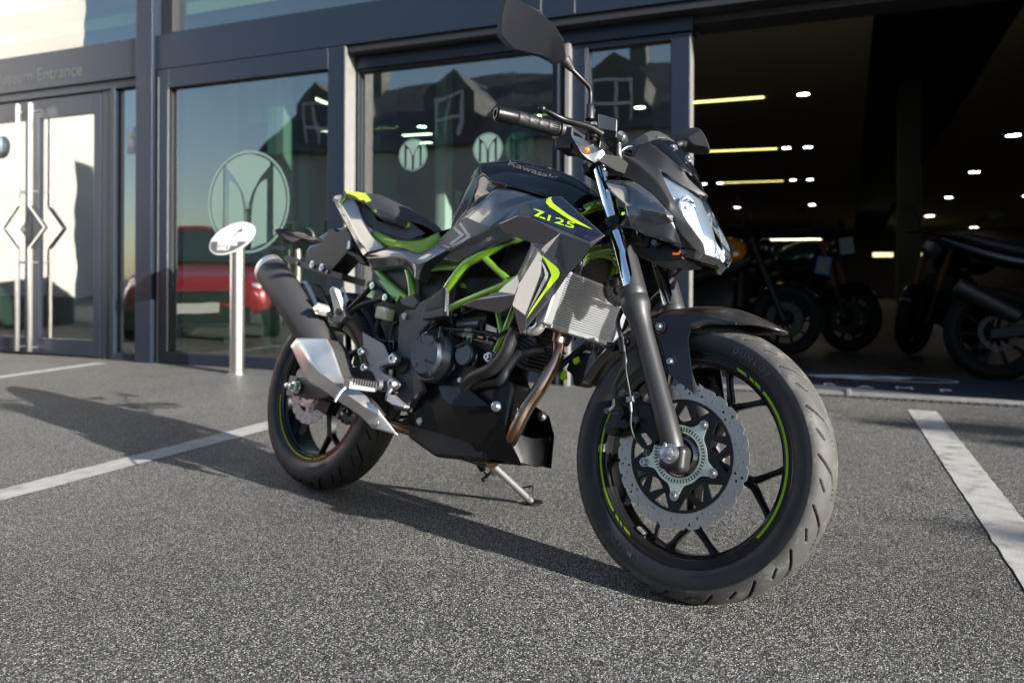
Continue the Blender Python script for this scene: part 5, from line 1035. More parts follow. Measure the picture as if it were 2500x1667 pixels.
fr = tube('frame', 'b5', [(748, 625, -.112), (800, 540, -.118), (930, 375, -.122), (1040, 310, -.122), (1180, 225, -.120), (1330, 150, -.118), (1480, 105, -.112), (1240, 660, -.070, 'a8'), (1400, 600, -.045, 'a8'), (1500, 590, -.030, 'a8')], .0145, 'frame_green', mirror=True)
tube('frame_tube', 'b5', [(752, 812, -.115), (830, 770, -.118), (1060, 670, -.120), (1290, 575, -.120), (1480, 480, -.115)], .0108, 'frame_green', fr, mirror=True)
tube('frame_tube', 'b5', [(1085, 295, -.118), (1345, 530, -.112)], .0098, 'frame_green', fr, mirror=True)
tube('frame_tube', 'b5', [(560, 425, -.105), (700, 405, -.108), (880, 408, -.112)], .0108, 'frame_green', fr, mirror=True)
tube('frame_tube', 'b5', [(50, 400, -.10), (200, 560, -.104), (400, 720, -.106)], .0108, 'frame_green', fr, mirror=True)
tube('frame_tube', 'b5', [(370, 400, -.104), (405, 520, -.106), (425, 700, -.106)], .0125, 'frame_green', fr, mirror=True)
tube('frame_tube', 'b5', [(1240, 840, -.095), (1275, 1040, -.095)], .0085, 'frame_green', fr, mirror=True)
tube('frame_tube', 'b5', [(1400, 780, -.09), (1330, 960, -.09), (1215, 1220, -.092)], .0098, 'frame_green', fr, mirror=True)
tube('frame_tube', 'd2', [(400, 440, -.07), (520, 300, -.06), (700, 250, -.05), (860, 260, -.03), (960, 300, .0)], .014, 'frame_green', fr, mirror=True)
tube('frame_tube', 'd2', [(470, 400, -.03), (620, 330, -.02), (800, 350, .0), (900, 480, .03)], .010, 'frame_green', fr)
pr('frame_gusset', 'b5', [(860, 560), (905, 540), (930, 600), (880, 600)], -.10, .012, 'frame_green', fr); pr('frame_gusset', 'a6', [(1270, 1100), (1330, 1120), (1480, 1250), (1440, 1330), (1400, 1290), (1270, 1130)], -.116, .012, 'frame_green', fr)
mb = MB(); mb.cyl((1.135, 0, .80), (1.035, 0, 1.02), .030, n=28); mb.build('steering_head', 'frame_green', fr)
pr('frame_bracket', 'b1', [(930, 400), (975, 375), (985, 415), (950, 440)], -.03, .006, 'lime', fr, .001); pr('frame_bracket', 'b1', [(850, 490), (870, 480), (880, 545), (850, 558), (830, 540)], -.03, .01, 'lime', fr, .002)
# pivot cover
pc = pr('pivot_cover', 'd4', [(800, 520), (880, 478), (960, 470), (1010, 400), (1110, 350), (1250, 245), (1275, 300), (1255, 545), (1135, 585), (1030, 690), (985, 790), (965, 960), (985, 1180), (1015, 1290), (930, 1380), (860, 1505), (740, 1480), (755, 1300), (762, 1100), (775, 950), (792, 700)], -.125, .03, 'plastic_grey', bev=.005)
pr('upper_cover', 'd4', [(1022, 470), (1245, 240), (1262, 300), (1258, 545), (1030, 582)], -.142, .02, 'plastic_grey', pc, bev=.005); pr('upper_cover', 'd4', [(1062, 430), (1240, 280), (1250, 450), (1062, 497)], -.1435, .008, 'plastic_black', pc, bev=.003)
pr('corner_cover', 'd4', [(795, 370), (945, 312), (1002, 400), (950, 478), (830, 440)], -.125, .03, 'plastic_grey', pc, bev=.006); pr('side_rib', 'd4', [(950, 830), (985, 960), (1030, 1290), (940, 1380), (930, 1100)], -.135, .02, 'plastic_grey', pc, bev=.004)
knob('pivot_plug', 'd4', 845, 1040, -.125, .0245, [(1, 0), (1, .006), (.93, .009), (.86, .0085), (.8, .006), (0, .0065)], 'plastic_black', pc)
for X, Y in ((862, 545), (778, 1312)): bolt('d4', X, Y, -.127, .0065, pc)
# engine block, cylinder, covers
eng = MB(); E_ = [(.47, .30), (.50, .22), (.62, .185), (.80, .20), (.86, .27), (.86, .40), (.78, .46), (.70, .49), (.58, .52), (.50, .46)]
eng.rings([[(min(x, c_), y, z) for x, z in E_] for y, c_ in ((-.095, .80), (-.07, .84), (.0, .84), (.05, .78), (.10, .74))]); eng = eng.build('engine', 'engine_black', bike, bevel=.012, seg=3)
up_ = Vector((.32, 0, .95)).normalized(); fw_ = Vector((.95, 0, -.32)); c = Vector((.80, 0, .47))
for i in range(7): MB().obox(c+up_*(.010*i), fw_*.068, Vector((0, .066, 0)), up_*.0024).build('cooling_fin', 'engine_black', eng, bevel=.001)
MB().obox(c+up_*.035, fw_*.055, Vector((0, .055, 0)), up_*.045).build('cylinder', 'engine_black', eng); MB().obox(c+up_*.115, fw_*.07, Vector((0, .068, 0)), up_*.04).build('cylinder_head', 'engine_black', eng, bevel=.012)
MB().obox(Vector((.70, 0, .63)), Vector((.13, 0, .0)), Vector((0, .06, 0)), Vector((0, 0, .06))).build('airbox', 'plastic_black', bike, bevel=.01)
MB().obox(Vector((.50, 0, .63)), Vector((.08, 0, .0)), Vector((0, .088, 0)), Vector((0, 0, .085))).build('battery_box', 'plastic_black', bike, bevel=.01)
MB().obox(Vector((.86, 0, .74)), Vector((.13, 0, -.02)), Vector((0, .075, 0)), Vector((0.02, 0, .07))).build('tank_base', 'plastic_black', bike, bevel=.02)
MB().cyl((.60, -.06, .56), (.72, -.06, .565), .028, n=28).build('throttle_body', 'black_metal', bike); MB().cyl((.62, -.085, .545), (.70, -.085, .55), .012).build('injector', 'alu_dull', bike)
cv = knob('clutch_cover', 'd4', 1212, 960, -.095, .075, [(1.0, 0), (1.0, .022), (.97, .030), (.92, .034), (.88, .040), (.72, .056), (.69, .060), (0, .060)], 'clutch_grey', eng, n=64)
cc = cp('d4', 1212, 960, -.095)
mb = MB()
for a0, a1, r in ((.35, 1.25, .066), (1.9, 2.9, .066), (3.9, 5.2, .066)):
    mb.tube([cc+Vector((r*math.cos(t), -.0405, r*math.sin(t))) for t in np.linspace(a0, a1, 14)], .0026, n=8, smooth=0)
mb.build('cover_rib', 'alu_dull', cv)
mb = MB()
for a in (.9, 2.1, -2.2, -1.0): mb.obox(cc+Vector((.050*math.cos(a), -.0595, .050*math.sin(a))), Vector((math.cos(a), 0, math.sin(a)))*.016, Vector((0, .0012, 0)), Vector((-math.sin(a), 0, math.cos(a)))*.0022)
mb.build('cover_notch', 'engrave', cv)
text_decal('engine_lettering', 'engrave', 'Kawasaki', 'd4', (1058, 1010), (1252, 1048), 9.5, [cv], cv, off=.0006, bold=.02)
for a in (0.1, 1.1, 2.2, 3.2, 4.3, 5.3): MB().bolt(cc+Vector((.079*math.cos(a), -.012, .079*math.sin(a))), (0, -1, 0), .0055, .004).build('bolt', 'black_metal', cv)
k2 = knob('round_cover', 'b5', 962, 1245, -.110, .0285, [(1.05, 0), (1.05, .018), (.97, .021), (.97, .0235), (0, .0235)], 'clutch_grey', eng)
for X, Y in ((872, 1285), (1022, 1332)): bolt('b5', X, Y, -.125, .006, k2, 'black_metal')
pr('bracket', 'b5', [(935, 1050), (990, 1050), (985, 1110), (960, 1150), (935, 1100)], -.125, .003, 'alu_dull', eng, .001)
tube('cable_sleeve', 'b5', [(705, 985, -.13), (690, 1100, -.155)], .008, 'black_metal'); tube('clutch_cable', 'b5', [(710, 985, -.13), (800, 998, -.125), (960, 1005, -.12), (1100, 1030, -.115), (1240, 1050, -.11), (1330, 1000, -.09)], .0048, 'rubber'); tube('cable_nut', 'b5', [(930, 1003, -.121), (1000, 1008, -.119)], .0068, 'alu_dull')
tube('wiring', 'b5', [(1110, 860, -.08), (1090, 950, -.085), (1060, 1060, -.09), (990, 1080, -.10)], .004, 'rubber'); pr('sensor', 'b5', [(1120, 930), (1230, 980), (1230, 1040), (1110, 1010)], -.09, .02, 'decal_navy', None); tube('sensor_plug', 'b5', [(1060, 1070, -.11), (1110, 1080, -.11)], .007, 'bronze_pipe')
bolt('b5', 1150, 1262, -.13, .009); tube('frame_bolt', 'b5', [(1160, 1260, -.125), (1200, 1250, -.115)], .008, 'bolt_steel'); bolt('b5', 875, 1480, -.13, .005)
# water hoses
tube('coolant_hose', 'b5', [(1410, 1000, -.135), (1370, 1080, -.135), (1300, 1240, -.135), (1180, 1370, -.13), (1030, 1440, -.125), (960, 1490, -.12), (925, 1560, -.11)], .0165, 'rubber', n=24)
tube('coolant_hose', 'b1', [(160, 640, -.10), (230, 590, -.105), (380, 560, -.11), (430, 470, -.11), (500, 380, -.105), (600, 340, -.09), (700, 330, -.06)], .0135, 'rubber', n=24)
tube('hose_elbow', 'b1', [(600, 175, -.13), (640, 180, -.13), (680, 150, -.13), (700, 95, -.13), (720, 40, -.13)], .0135, 'alu', n=24)
mb = MB(); mb.lathe([(.0165, -.006), (.0175, -.006), (.0175, .006), (.0165, .006)], cp('b1', 600, 172, -.13), (.9, .1, -.3), 28, closed=True); mb.build('hose_clip', 'chrome', bike)
# radiator
RT, RB = .676, .552; xr = lambda z: .972+(z-RB)*.22
mb = MB(); mb.mat(0)
mb.hexa([(xr(RB)-.018, -.122, RB), (xr(RB)-.004, -.122, RB), (xr(RB)-.004, .13, RB), (xr(RB)-.018, .13, RB), (xr(RT)-.018, -.122, RT), (xr(RT)-.004, -.122, RT), (xr(RT)-.004, .13, RT), (xr(RT)-.018, .13, RT)])
nf = 22; mb.mat(1)
for i in range(nf):
    z = RB+(RT-RB)*(i+.5)/nf; h = .0013; mb.hexa([(xr(z)-.004, -.122, z-h), (xr(z)+.002, -.122, z-h), (xr(z)+.002, .13, z-h), (xr(z)-.004, .13, z-h), (xr(z)-.004, -.122, z+h), (xr(z)+.002, -.122, z+h), (xr(z)+.002, .13, z+h), (xr(z)-.004, .13, z+h)])
mat('fin_core', (.26, .27, .28), .5, .5, bump=.9, bscale=700); mat('alu_bright', (.60, .62, .65), .38, .85, noise=.05, nscale=30)
rad = mb.build('radiator', ['fin_core', 'alu_bright'], bike, ang=30)
for z0, z1 in ((RT, RT+.008), (RB-.008, RB)): MB().hexa([(xr(z0)-.02, -.124, z0), (xr(z0)+.004, -.124, z0), (xr(z0)+.004, .132, z0), (xr(z0)-.02, .132, z0), (xr(z1)-.02, -.124, z1), (xr(z1)+.004, -.124, z1), (xr(z1)+.004, .132, z1), (xr(z1)-.02, .132, z1)]).build('rail', 'alu_bright', rad, bevel=.001)
for y0, y1 in ((-.158, -.1245), (.1325, .158)): MB().hexa([(xr(RB)-.026, y0, RB-.004), (xr(RB)+.006, y0, RB-.004), (xr(RB)+.006, y1, RB-.004), (xr(RB)-.026, y1, RB-.004), (xr(RT)-.026, y0, RT-.006), (xr(RT)+.006, y0, RT-.006), (xr(RT)+.006, y1, RT-.006), (xr(RT)-.026, y1, RT-.006)]).build('end_tank', 'alu_bright', rad, bevel=.006)
MB().obox(Vector((xr(.61)-.045, 0, .61)), Vector((.018, 0, 0)), Vector((0, .11, 0)), Vector((.012, 0, .055))).build('fan_shroud', 'plastic_black', rad, bevel=.006)
pr('bracket', 'd2', [(330, 520), (350, 470), (420, 470), (400, 595), (330, 570)], -.11, .003, 'alu_dull', rad, .001); knob('grommet', 'd2', 408, 440, -.115, .011, [(1, 0), (1, .004), (.6, .004), (.6, .009), (0, .009)], 'alu_dull', rad)
pr('bracket', 'd2', [(500, 1385), (580, 1380), (570, 1520), (520, 1560), (490, 1500)], .02, .003, 'alu_dull', rad, .001); knob('grommet', 'd2', 510, 1485, .015, .013, [(1, 0), (1, .006), (.6, .006), (.5, .010), (0, .010)], 'rubber', rad)
mb = MB(); mb.lathe([(0, -.02), (.036, -.02), (.040, -.012), (.040, -.004), (.033, 0), (.028, -.005), (.012, -.006), (.010, .001), (0, .001)], cp('d2', 905, 770, -.045), (.72, -.68, .05), 48); mb.build('horn', 'plastic_gloss', bike)
# dark clutter behind the fork and under the lamp
def clutter(seed, n, box, m, name, r=(.0022, .0042)):
    random.seed(seed)
    for i in range(n):
        a = Vector([random.uniform(box[0][k], box[1][k]) for k in range(3)]); P = [a]
        for q in range(4): P.append(P[-1]+Vector((random.uniform(-.035, .035), random.uniform(-.03, .03), random.uniform(-.035, .035))))
        mb = MB(); mb.tube(P, random.uniform(*r), n=8, smooth=5); mb.build(name, m, bike)
clutter(3, 12, ((1.06, -.05, .76), (1.20, .06, .84)), 'rubber', 'wiring'); clutter(5, 8, ((.88, -.09, .55), (.95, .06, .72)), 'rubber', 'wiring'); clutter(8, 9, ((.60, -.10, .50), (.76, -.07, .60)), 'rubber', 'wiring', (.003, .005))
MB().obox(Vector((1.13, 0, .80)), Vector((.05, 0, -.01)), Vector((0, .06, 0)), Vector((.01, 0, .035))).build('lamp_bracket', 'plastic_black', bike, bevel=.006)
pr('headlight_shell', 'd1', [(100, 1120), (460, 1190), (700, 1290), (740, 1380), (600, 1400), (420, 1400), (260, 1330), (120, 1230)], -.05, .1, 'plastic_black', None, .006)
for X, Y in ((490, 1225), (780, 1310), (330, 1140)): knob('socket', 'd1', X, Y+10, -.055, .011, [(1, 0), (1, .01), (.7, .012), (.7, .016), (0, .016)], 'plastic_gloss')
tube('wiring', 'd1', [(640, 1330, -.055), (690, 1330, -.055), (715, 1300, -.055)], .003, 'amber')
mb = MB()
for i in range(9): p = Vector((1.10, -.03, .80))+Vector((.012*math.sin(i), 0, -.004*i)); mb.lathe([(.020, -.002), (.024, 0), (.020, .002)], cp('d2', 790, 20+i*24, -.06), (.35, 0, -.93), 20)
mb.build('rubber_bellows', 'rubber', bike)
# caliper seen between radiator and wheel / reservoir parts
pr('regulator', 'b1', [(920, 370), (1000, 345), (1110, 350), (1105, 420), (1050, 520), (1000, 600), (940, 600), (930, 520), (880, 480)], .02, .05, 'plastic_black', None, .005); pr('regulator_plate', 'b1', [(1060, 360), (1105, 355), (1100, 420), (1050, 520), (1015, 520)], .015, .006, 'alu_dull', None, .003)
tube('frame_stay', 'b1', [(750, 540, -.02), (900, 400, -.0), (1040, 290, .01)], .008, 'black_metal')
pr('air_duct', 'b1', [(1040, 230), (1090, 240), (1210, 340), (1160, 440)], .05, .01, 'plastic_grey', None, .002)
# exhaust
ex = tube('exhaust_pipe', 'b1', [(822, 262, -.03), (820, 350, -.035), (770, 470, -.045), (690, 610, -.06), (600, 740, -.07), (530, 870, -.08), (480, 970, -.08), (430, 1080, -.06)], [.0155, .0155, .0165, .0175, .0175, .0175, .0175, .017], 'bronze_pipe', n=28)
mb = MB(); mb.lathe([(.0178, -.006), (.0195, -.003), (.0195, .003), (.0178, .006)], cp('b1', 555, 800, -.075), cp('b1', 600, 740, -.07)-cp('b1', 530, 870, -.08), 28, caps=False); mb.build('pipe_joint', 'bronze_pipe', ex)
tube('exhaust_port', 'b1', [(830, 200, -.03), (822, 270, -.03)], .019, 'bronze_pipe', ex)
tube('catalyser', 'a7', [(1395, 975, -.05), (1430, 985, -.05), (1500, 1010, -.05), (1700, 1075, -.045), (1900, 1130, -.04)], [.018, .026, .034, .036, .036], 'bronze_pipe', ex, n=32, smooth=6)
tube('link_pipe', 'a7', [(1130, 900, -.075), (1220, 925, -.07), (1320, 955, -.06), (1400, 977, -.05)], .0165, 'bronze_pipe', ex, n=28)
for X, Y, r in ((1370, 968, .020), (1470, 1000, .0345)):
    d = cp('a7', 1500, 1010, -.05)-cp('a7', 1320, 955, -.06); mb = MB(); mb.lathe([(r, -.004), (r*1.06, 0), (r, .004)], cp('a7', X, Y, -.052), d, 32); mb.build('pipe_band', 'bronze_pipe', ex)
pr('pipe_clamp', 'a7', [(1300, 930), (1345, 925), (1350, 1020), (1310, 1020), (1255, 1000)], -.075, .01, 'bronze_pipe', ex)
mf = tube('silencer', 'd5', [(175, 640, -.200), (330, 850, -.195), (520, 1130, -.183), (720, 1440, -.160), (900, 1740, -.135)], [.052, .055, .057, .058, .050], 'muffler_grey', n=40, smooth=8, squash=.86)
a, b = cp('d5', 175, 640, -.200), cp('d5', 330, 850, -.195); d = (a-b).normalized(); x_, y_, z_ = basis(d)
mb = MB(); sq = .86; ringf = lambda c, r: [c+(x_*math.cos(t)*sq+y_*math.sin(t))*r for t in (q*2*math.pi/40 for q in range(40))]
mb.rings([ringf(a-d*.012, .0535), ringf(a, .0540), ringf(a+d*.012, .053), ringf(a+d*.022, .046), ringf(a+d*.026, .038), ringf(a+d*.022, .022), ringf(a-d*.02, .020)], caps=True); mb.build('end_cap', 'alu', mf)
V = {'a': ('c1', 300, 160, -.232), 'b': ('c1', 560, 166, -.215), 'c': ('c1', 612, 252, -.208), 'd': ('c1', 700, 500, -.205), 'e': ('c1', 745, 560, -.203), 'f': ('c1', 880, 640, -.19), 'g': ('c1', 985, 760, -.178), 'h': ('c1', 1061, 845, -.160), 'i': ('c1', 1180, 1007, -.140), 'j': ('c1', 955, 940, -.165), 'k': ('c1', 850, 835, -.182), 'l': ('c1', 700, 735, -.200), 'm': ('c1', 560, 640, -.212), 'n': ('c1', 402, 548, -.222), 'o': ('c1', 370, 500, -.228), 'p': ('c1', 246, 230, -.236), 'r': ('c1', 415, 362, -.250), 's': ('c1', 640, 560, -.238), 't': ('c1', 740, 655, -.225), 'u': ('c1', 860, 735, -.205), 'v': ('c1', 980, 745, -.182), 'w': ('c1', 520, 470, -.243)}
shd = facets('heat_shield', 'alu', 'c1', V, ['p a r o', 'o r w n', 'a b c r', 'r c d w', 'w d e s', 'n w s m', 's e t', 'm s t l', 'e f u t', 'l t u k', 'f g h u', 'u h i j k'], mirror=False, th=.003, bev=0, crease=.55)
V = {'b': ('c1', 560, 166, -.213), 'c': ('c1', 612, 252, -.206), 'd': ('c1', 700, 500, -.203), 'b2': ('c1', 700, 200, -.15), 'c2': ('c1', 760, 300, -.15), 'd2': ('c1', 810, 480, -.15), 'e': ('c1', 745, 560, -.20), 'e2': ('c1', 860, 600, -.15), 'f': ('c1', 880, 640, -.188), 'g': ('c1', 985, 760, -.176), 'g2': ('c1', 1010, 740, -.14), 'h': ('c1', 1061, 845, -.158), 'h2': ('c1', 1075, 830, -.13)}
facets('shield_flank', 'muffler_grey', 'c1', V, ['b b2 c2 c', 'c c2 d2 d', 'd d2 e2 e', 'e e2 g2 f', 'f g2 g', 'g g2 h2 h'], mirror=False, th=.002, bev=.002, par=shd)
p = cp('a7', 995, 885, -.166); mb = MB(); mb.mat(1).lathe([(.0125, -.001), (.0125, .002), (.0105, .0025), (.009, -.001), (0, -.001)], p, (0, -1, 0), 28); mb.mat(0).bolt(p, (0, -1, 0), .0065, .003); mb.build('shield_bolt', ['bolt_steel', 'alu_dull'], shd)
pr('hanger_plate', 'd5', [(440, 790), (520, 800), (560, 990), (720, 1060), (560, 1010), (520, 985)], -.15, .01, 'black_metal', mf, .002)
pr('muffler_bracket', 'd5', [(520, 765), (600, 765), (640, 820), (720, 1000), (790, 1030), (850, 1150), (700, 1090), (620, 1010), (570, 985)], -.185, .05, 'plastic_gloss', mf, .004)
p = cp('d5', 722, 1078, -.205); mb = MB(); mb.lathe([(0, -.03), (.018, -.03), (.018, 0), (.0175, .002), (.010, .002), (.010, .008), (.0085, .010), (.004, .010), (.004, .015), (0, .015)], p, (-.15, -1, 0), 28); mb.build('muffler_bolt', 'zinc', mf)
knob('rubber_mount', 'd5', 800, 1060, -.15, .022, [(1, -.02), (1, .02), (.8, .025), (0, .025)], 'rubber', mf)
# pillion footrest hanger (black tubes) with folded peg
hg = tube('footrest_hanger', 'd4', [(532, 238, -.125), (400, 380, -.135), (290, 490, -.142), (235, 600, -.145), (205, 660, -.145)], .0085, 'black_metal', mirror=False)
tube('hanger_tube', 'd4', [(660, 356, -.125), (560, 392, -.128), (430, 430, -.133), (340, 490, -.138), (270, 560, -.142), (205, 655, -.145)], .0085, 'black_metal', hg)
tube('hanger_link', 'd4', [(535, 240, -.118), (600, 270, -.118), (700, 380, -.118), (750, 395, -.115)], .008, 'black_metal', hg)
for X, Y in ((532, 238), (660, 356)): knob('hanger_boss', 'd4', X, Y, -.118, .0125, [(1, -.01), (1, .012), (.9, .014), (0, .014)], 'black_metal', hg); knob('hanger_bolt', 'd4', X, Y, -.132, .0105, [(1, 0), (1, .002), (.75, .003), (.45, .003), (.45, -.001), (0, -.001)], 'zinc', hg)
pg = MB(); P_ = pts('d4', [(90, 280, -.20), (125, 240, -.20), (150, 260, -.20), (210, 440, -.17), (250, 550, -.16), (180, 575, -.16), (130, 560, -.165), (140, 470, -.175)]); pg.prism(P_, (.0, .022, 0)); pg = pg.build('pillion_peg', 'alu', bike, bevel=.004)
for i in range(9): MB().ball(cp('d4', 142+i*8, 270+i*21, -.197+.0028*i), .0035, 8).build('peg_stud', 'alu_dull', pg)
pr('peg_joint', 'd4', [(100, 500), (180, 460), (240, 480), (255, 540), (200, 610), (130, 610), (95, 560)], -.165, .03, 'alu_dull', pg, .005); knob('peg_pivot', 'd4', 190, 500, -.168, .010, [(1, 0), (1, .004), (0, .004)], 'black_metal', pg); tube('peg_spring', 'd4', [(100, 545, -.16), (105, 590, -.16), (150, 610, -.155), (190, 600, -.15)], .004, 'zinc', pg)
pr('helmet_hook_plate', 'd4', [(235, 240), (295, 385), (265, 420), (270, 540), (210, 440), (165, 330)], -.135, .003, 'decal_silver', bike, .001); pr('hook_slot', 'd4', [(225, 300), (245, 310), (240, 350), (220, 345)], -.136, .002, 'engrave', bike, 0)
# heel guard, footrest bracket, peg, pedal
gd = pr('heel_guard', 'd4', [(428, 700), (648, 825), (715, 975), (505, 1045), (440, 870)], -.158, .004, 'alu_dull', bev=.002)
br = pr('footrest_bracket', 'd4', [(470, 1030), (520, 1035), (710, 945), (770, 935), (785, 980), (745, 1020), (640, 1050), (615, 1065), (640, 1120), (760, 1180), (775, 1230), (735, 1275), (690, 1300), (600, 1310), (560, 1250), (555, 1180), (530, 1120), (480, 1090), (440, 1090)], -.160, .022, 'alu_dull', bev=.006, seg=3)
for X, Y, r in ((745, 972, .0125), (735, 1228, .0125), (458, 1060, .010), (430, 902, .010)): knob('boss', 'd4', X, Y, -.160, r, [(1.25, -.004), (1.25, .004), (1.1, .007), (1, .007), (.95, .009), (.5, .009), (.42, .004), (0, .004)], 'bolt_steel', br)
rest = MB(); a, b = cp('a7', 990, 612, -.175), cp('a7', 770, 578, -.262); d = (b-a); x_ = d.normalized(); y_ = Vector((1, 0, 0)); y_ = (y_-x_*y_.dot(x_)).normalized(); z_ = x_.cross(y_); z_ = z_ if z_.z > 0 else -z_
rest.rings([[a+d*t+y_*(.0165*k)*p[0]+z_*(.016*k)*p[1] for p in ((-1, -.9), (1, -.9), (1.05, .2), (.8, .75), (-.8, .75), (-1.05, .2))] for t, k in ((0, .8), (.08, 1), (.95, 1.1), (1.0, 1.0))]); rest = rest.build('footrest', 'alu_dull', bike, bevel=.003)
for i in range(9): t = .12+i*.092; MB().obox(a+d*t+z_*.0075, d.normalized()*.0024+y_*.002, y_*.0205, z_*.0098).build('rubber_rib', 'rubber', rest, bevel=.0015)
MB().obox(a+d*.5+z_*.0065, d*.46, y_*.0185, z_*.0085).build('rubber_pad', 'rubber', rest, bevel=.002)
MB().tube([b+z_*-.012, b+z_*-.02+Vector((-.002, -.014, -.012)), b+z_*-.03+Vector((-.004, -.022, -.024))], .0045, n=12).build('feeler', 'bolt_steel', rest)
knob('footrest_pivot', 'd4', 600, 1235, -.170, .016, [(1, -.01), (1, .006), (.8, .010), (0, .010)], 'alu_dull', br)
pr('brake_pedal', 'd4', [(690, 1340), (720, 1330), (765, 1370), (800, 1400), (858, 1440), (852, 1470), (720, 1430), (665, 1390)], -.195, .02, 'alu', bev=.003); tube('pedal_arm', 'd4', [(680, 1390, -.185), (690, 1330, -.175), (720, 1280, -.165)], .006, 'alu_dull')
mb = MB(); p0 = cp('d4', 715, 1080, -.14); p1 = cp('d4', 712, 1165, -.14); mb.tube([p0.lerp(p1, i/80)+Vector((math.cos(i*.628), math.sin(i*.628), 0))*.0048 for i in range(81)], .0013, n=6, smooth=0); mb.build('pedal_spring', 'zinc', bike)
pr('fluid_bottle', 'd4', [(570, 445), (600, 440), (690, 465), (665, 585), (548, 560)], -.125, .03, 'reservoir', None, .004); tube('brake_hose', 'd4', [(600, 575, -.115), (580, 650, -.11), (575, 740, -.10), (620, 790, -.09), (700, 790, -.085)], .007, 'rubber'); bolt('d4', 672, 486, -.13, .006)
tube('brake_hose', 'd4', [(790, 610, -.09), (740, 640, -.09), (715, 750, -.095), (715, 870, -.10)], .005, 'rubber'); pr('brake_switch', 'd4', [(690, 790), (745, 790), (745, 880), (700, 890)], -.11, .02, 'plastic_gloss', None, .003)
# inner rear fender, shock, subframe plate
hgx = [R(a) for a in range(20, 118, 8)]
mb = MB(); mb.rings([[Vector(xz(.335-.02*abs(t)**2, a, .075*t, 0, RR)) for t in np.linspace(-1, 1, 9)] for a in hgx], ringclosed=False, caps=False); mb.build('rear_hugger', 'plastic_black', bike, solid=.003)
mb = MB(); mb.rings([[(x, -.085, z0), (x, .085, z0), (x, .085, z1), (x, -.085, z1)] for x, z0, z1 in ((.22, .60, .80), (.34, .46, .80), (.42, .40, .80), (.47, .36, .80))]); mb.build('mud_panel', 'plastic_black', bike, bevel=.01)
pr('side_plate', 'a6', [(1330, 1030), (1540, 1030), (1540, 1260), (1380, 1130)], -.095, .01, 'plastic_black', None, .002)
# belly pan
V = {'a': (200, 325, -.118), 'b': (480, 345, -.120), 'c': (722, 540, -.122), 'd': (862, 762, -.104), 'e': (1022, 1082, -.066), 'f': (1046, 1146, -.060), 'g': (960, 1130, -.064), 'h': (740, 1075, -.080), 'i': (600, 1012, -.092), 'j': (530, 925, -.105), 'k': (400, 870, -.108), 'l': (215, 815, -.108), 'm': (0, 760, -.108), 'n': (-180, 700, -.105), 'o': (-60, 605, -.110), 'p': (0, 575, -.114), 'q': (140, 532, -.118), 'r': (248, 455, -.122), 's': (330, 530, -.136), 't': (540, 900, -.122)}
bp = facets('belly_pan', 'pan_black', 'd3', V, ['a b s r', 'b c s', 's c d e t', 't e f g h i', 't i j', 'r s t j k l q', 'q l m p', 'p m n o'], th=.003, bev=.002)
V = {'b': (1035, 1130, -.105), 'c': (1185, 1170, 0), 'd': (1100, 740, 0), 'e': (930, 910, -.10)}
mb = MB(); e_, d_ = cp('d3', 1030, 1110, -.055), cp('d3', 870, 780, -.095); q = [e_, Vector((e_.x+.012, 0, e_.z-.006)), Vector((e_.x, -e_.y, e_.z)), Vector((d_.x, -d_.y, d_.z)), Vector((d_.x+.02, 0, d_.z-.01)), d_]; b = mb.add(q); mb.face((b, b+1, b+4, b+5)); mb.face((b+1, b+2, b+3, b+4)); mb.build('front_panel', 'pan_black', bp, solid=.003, bevel=.003)
mb = MB(); q = [e_, Vector((e_.x, -e_.y, e_.z)), Vector((.75, .08, .195)), Vector((.75, -.08, .195))]; b = mb.add(q); mb.face((b, b+1, b+2, b+3)); mb.build('floor_panel', 'plastic_gloss', bp, solid=.003)
for X, Y in ((25, 692),): bolt('d3', X, Y, -.112, .007, bp)
for X, Y, y in ((790, 545, -.118), (1250, 645, .09)): p = cp('d3', X, Y, y); mb = MB(); mb.lathe([(.013, -.004), (.013, .002), (.009, .004), (.009, .010), (.006, .012), (0, .012)], p, (.3, -1, .1), 24); mb.build('pan_bolt', 'bolt_steel', bp)
# tail: plate bracket, signals, lamp
tb = pr('plate_bracket', 'd5', [(845, 180), (900, 170), (935, 215), (1040, 150), (1110, 290), (1060, 370), (1050, 450), (880, 640), (850, 720), (560, 560), (615, 400), (720, 370), (770, 300)], -.035, .07, 'plastic_black', bev=.004)
pr('plate_bar', 'd5', [(345, 478), (430, 495), (550, 540), (850, 640), (1000, 680), (992, 752), (900, 735), (600, 640), (340, 540)], -.05, .10, 'plastic_black', tb, .003)
for X, Y in ((657, 580), (765, 613)): knob('plate_bolt', 'd5', X, Y, -.054, .0135, [(1, 0), (1, .002), (.85, .0025), (.6, .0025), (.6, .005), (.3, .005), (.3, .003), (0, .003)], 'bolt_steel', tb)
knob('plate_bolt', 'd5', 825, 663, -.052, .007, [(1, 0), (1, .003), (0, .003)], 'alu_dull', tb); knob('plate_bolt', 'd5', 490, 562, -.052, .006, [(1, 0), (1, .003), (0, .003)], 'alu_dull', tb)
pr('tail_light_unit', 'd5', [(700, 290), (840, 200), (1040, 150), (1110, 290), (900, 330), (780, 400), (610, 440), (580, 480), (600, 400)], -.02, .05, 'plastic_gloss', None, .004)
pr('reflector_arm', 'd5', [(1040, 420), (1100, 430), (1190, 470), (1280, 590), (1190, 575), (1130, 500), (1050, 460)], -.06, .03, 'plastic_black', None, .004)
knob('seat_lock', 'd5', 1095, 345, -.06, .007, [(1, 0), (1, .01), (0, .01)], 'bolt_steel'); knob('seat_lock', 'd5', 1090, 390, -.06, .009, [(1, 0), (1, .01), (0, .01)], 'bolt_steel')
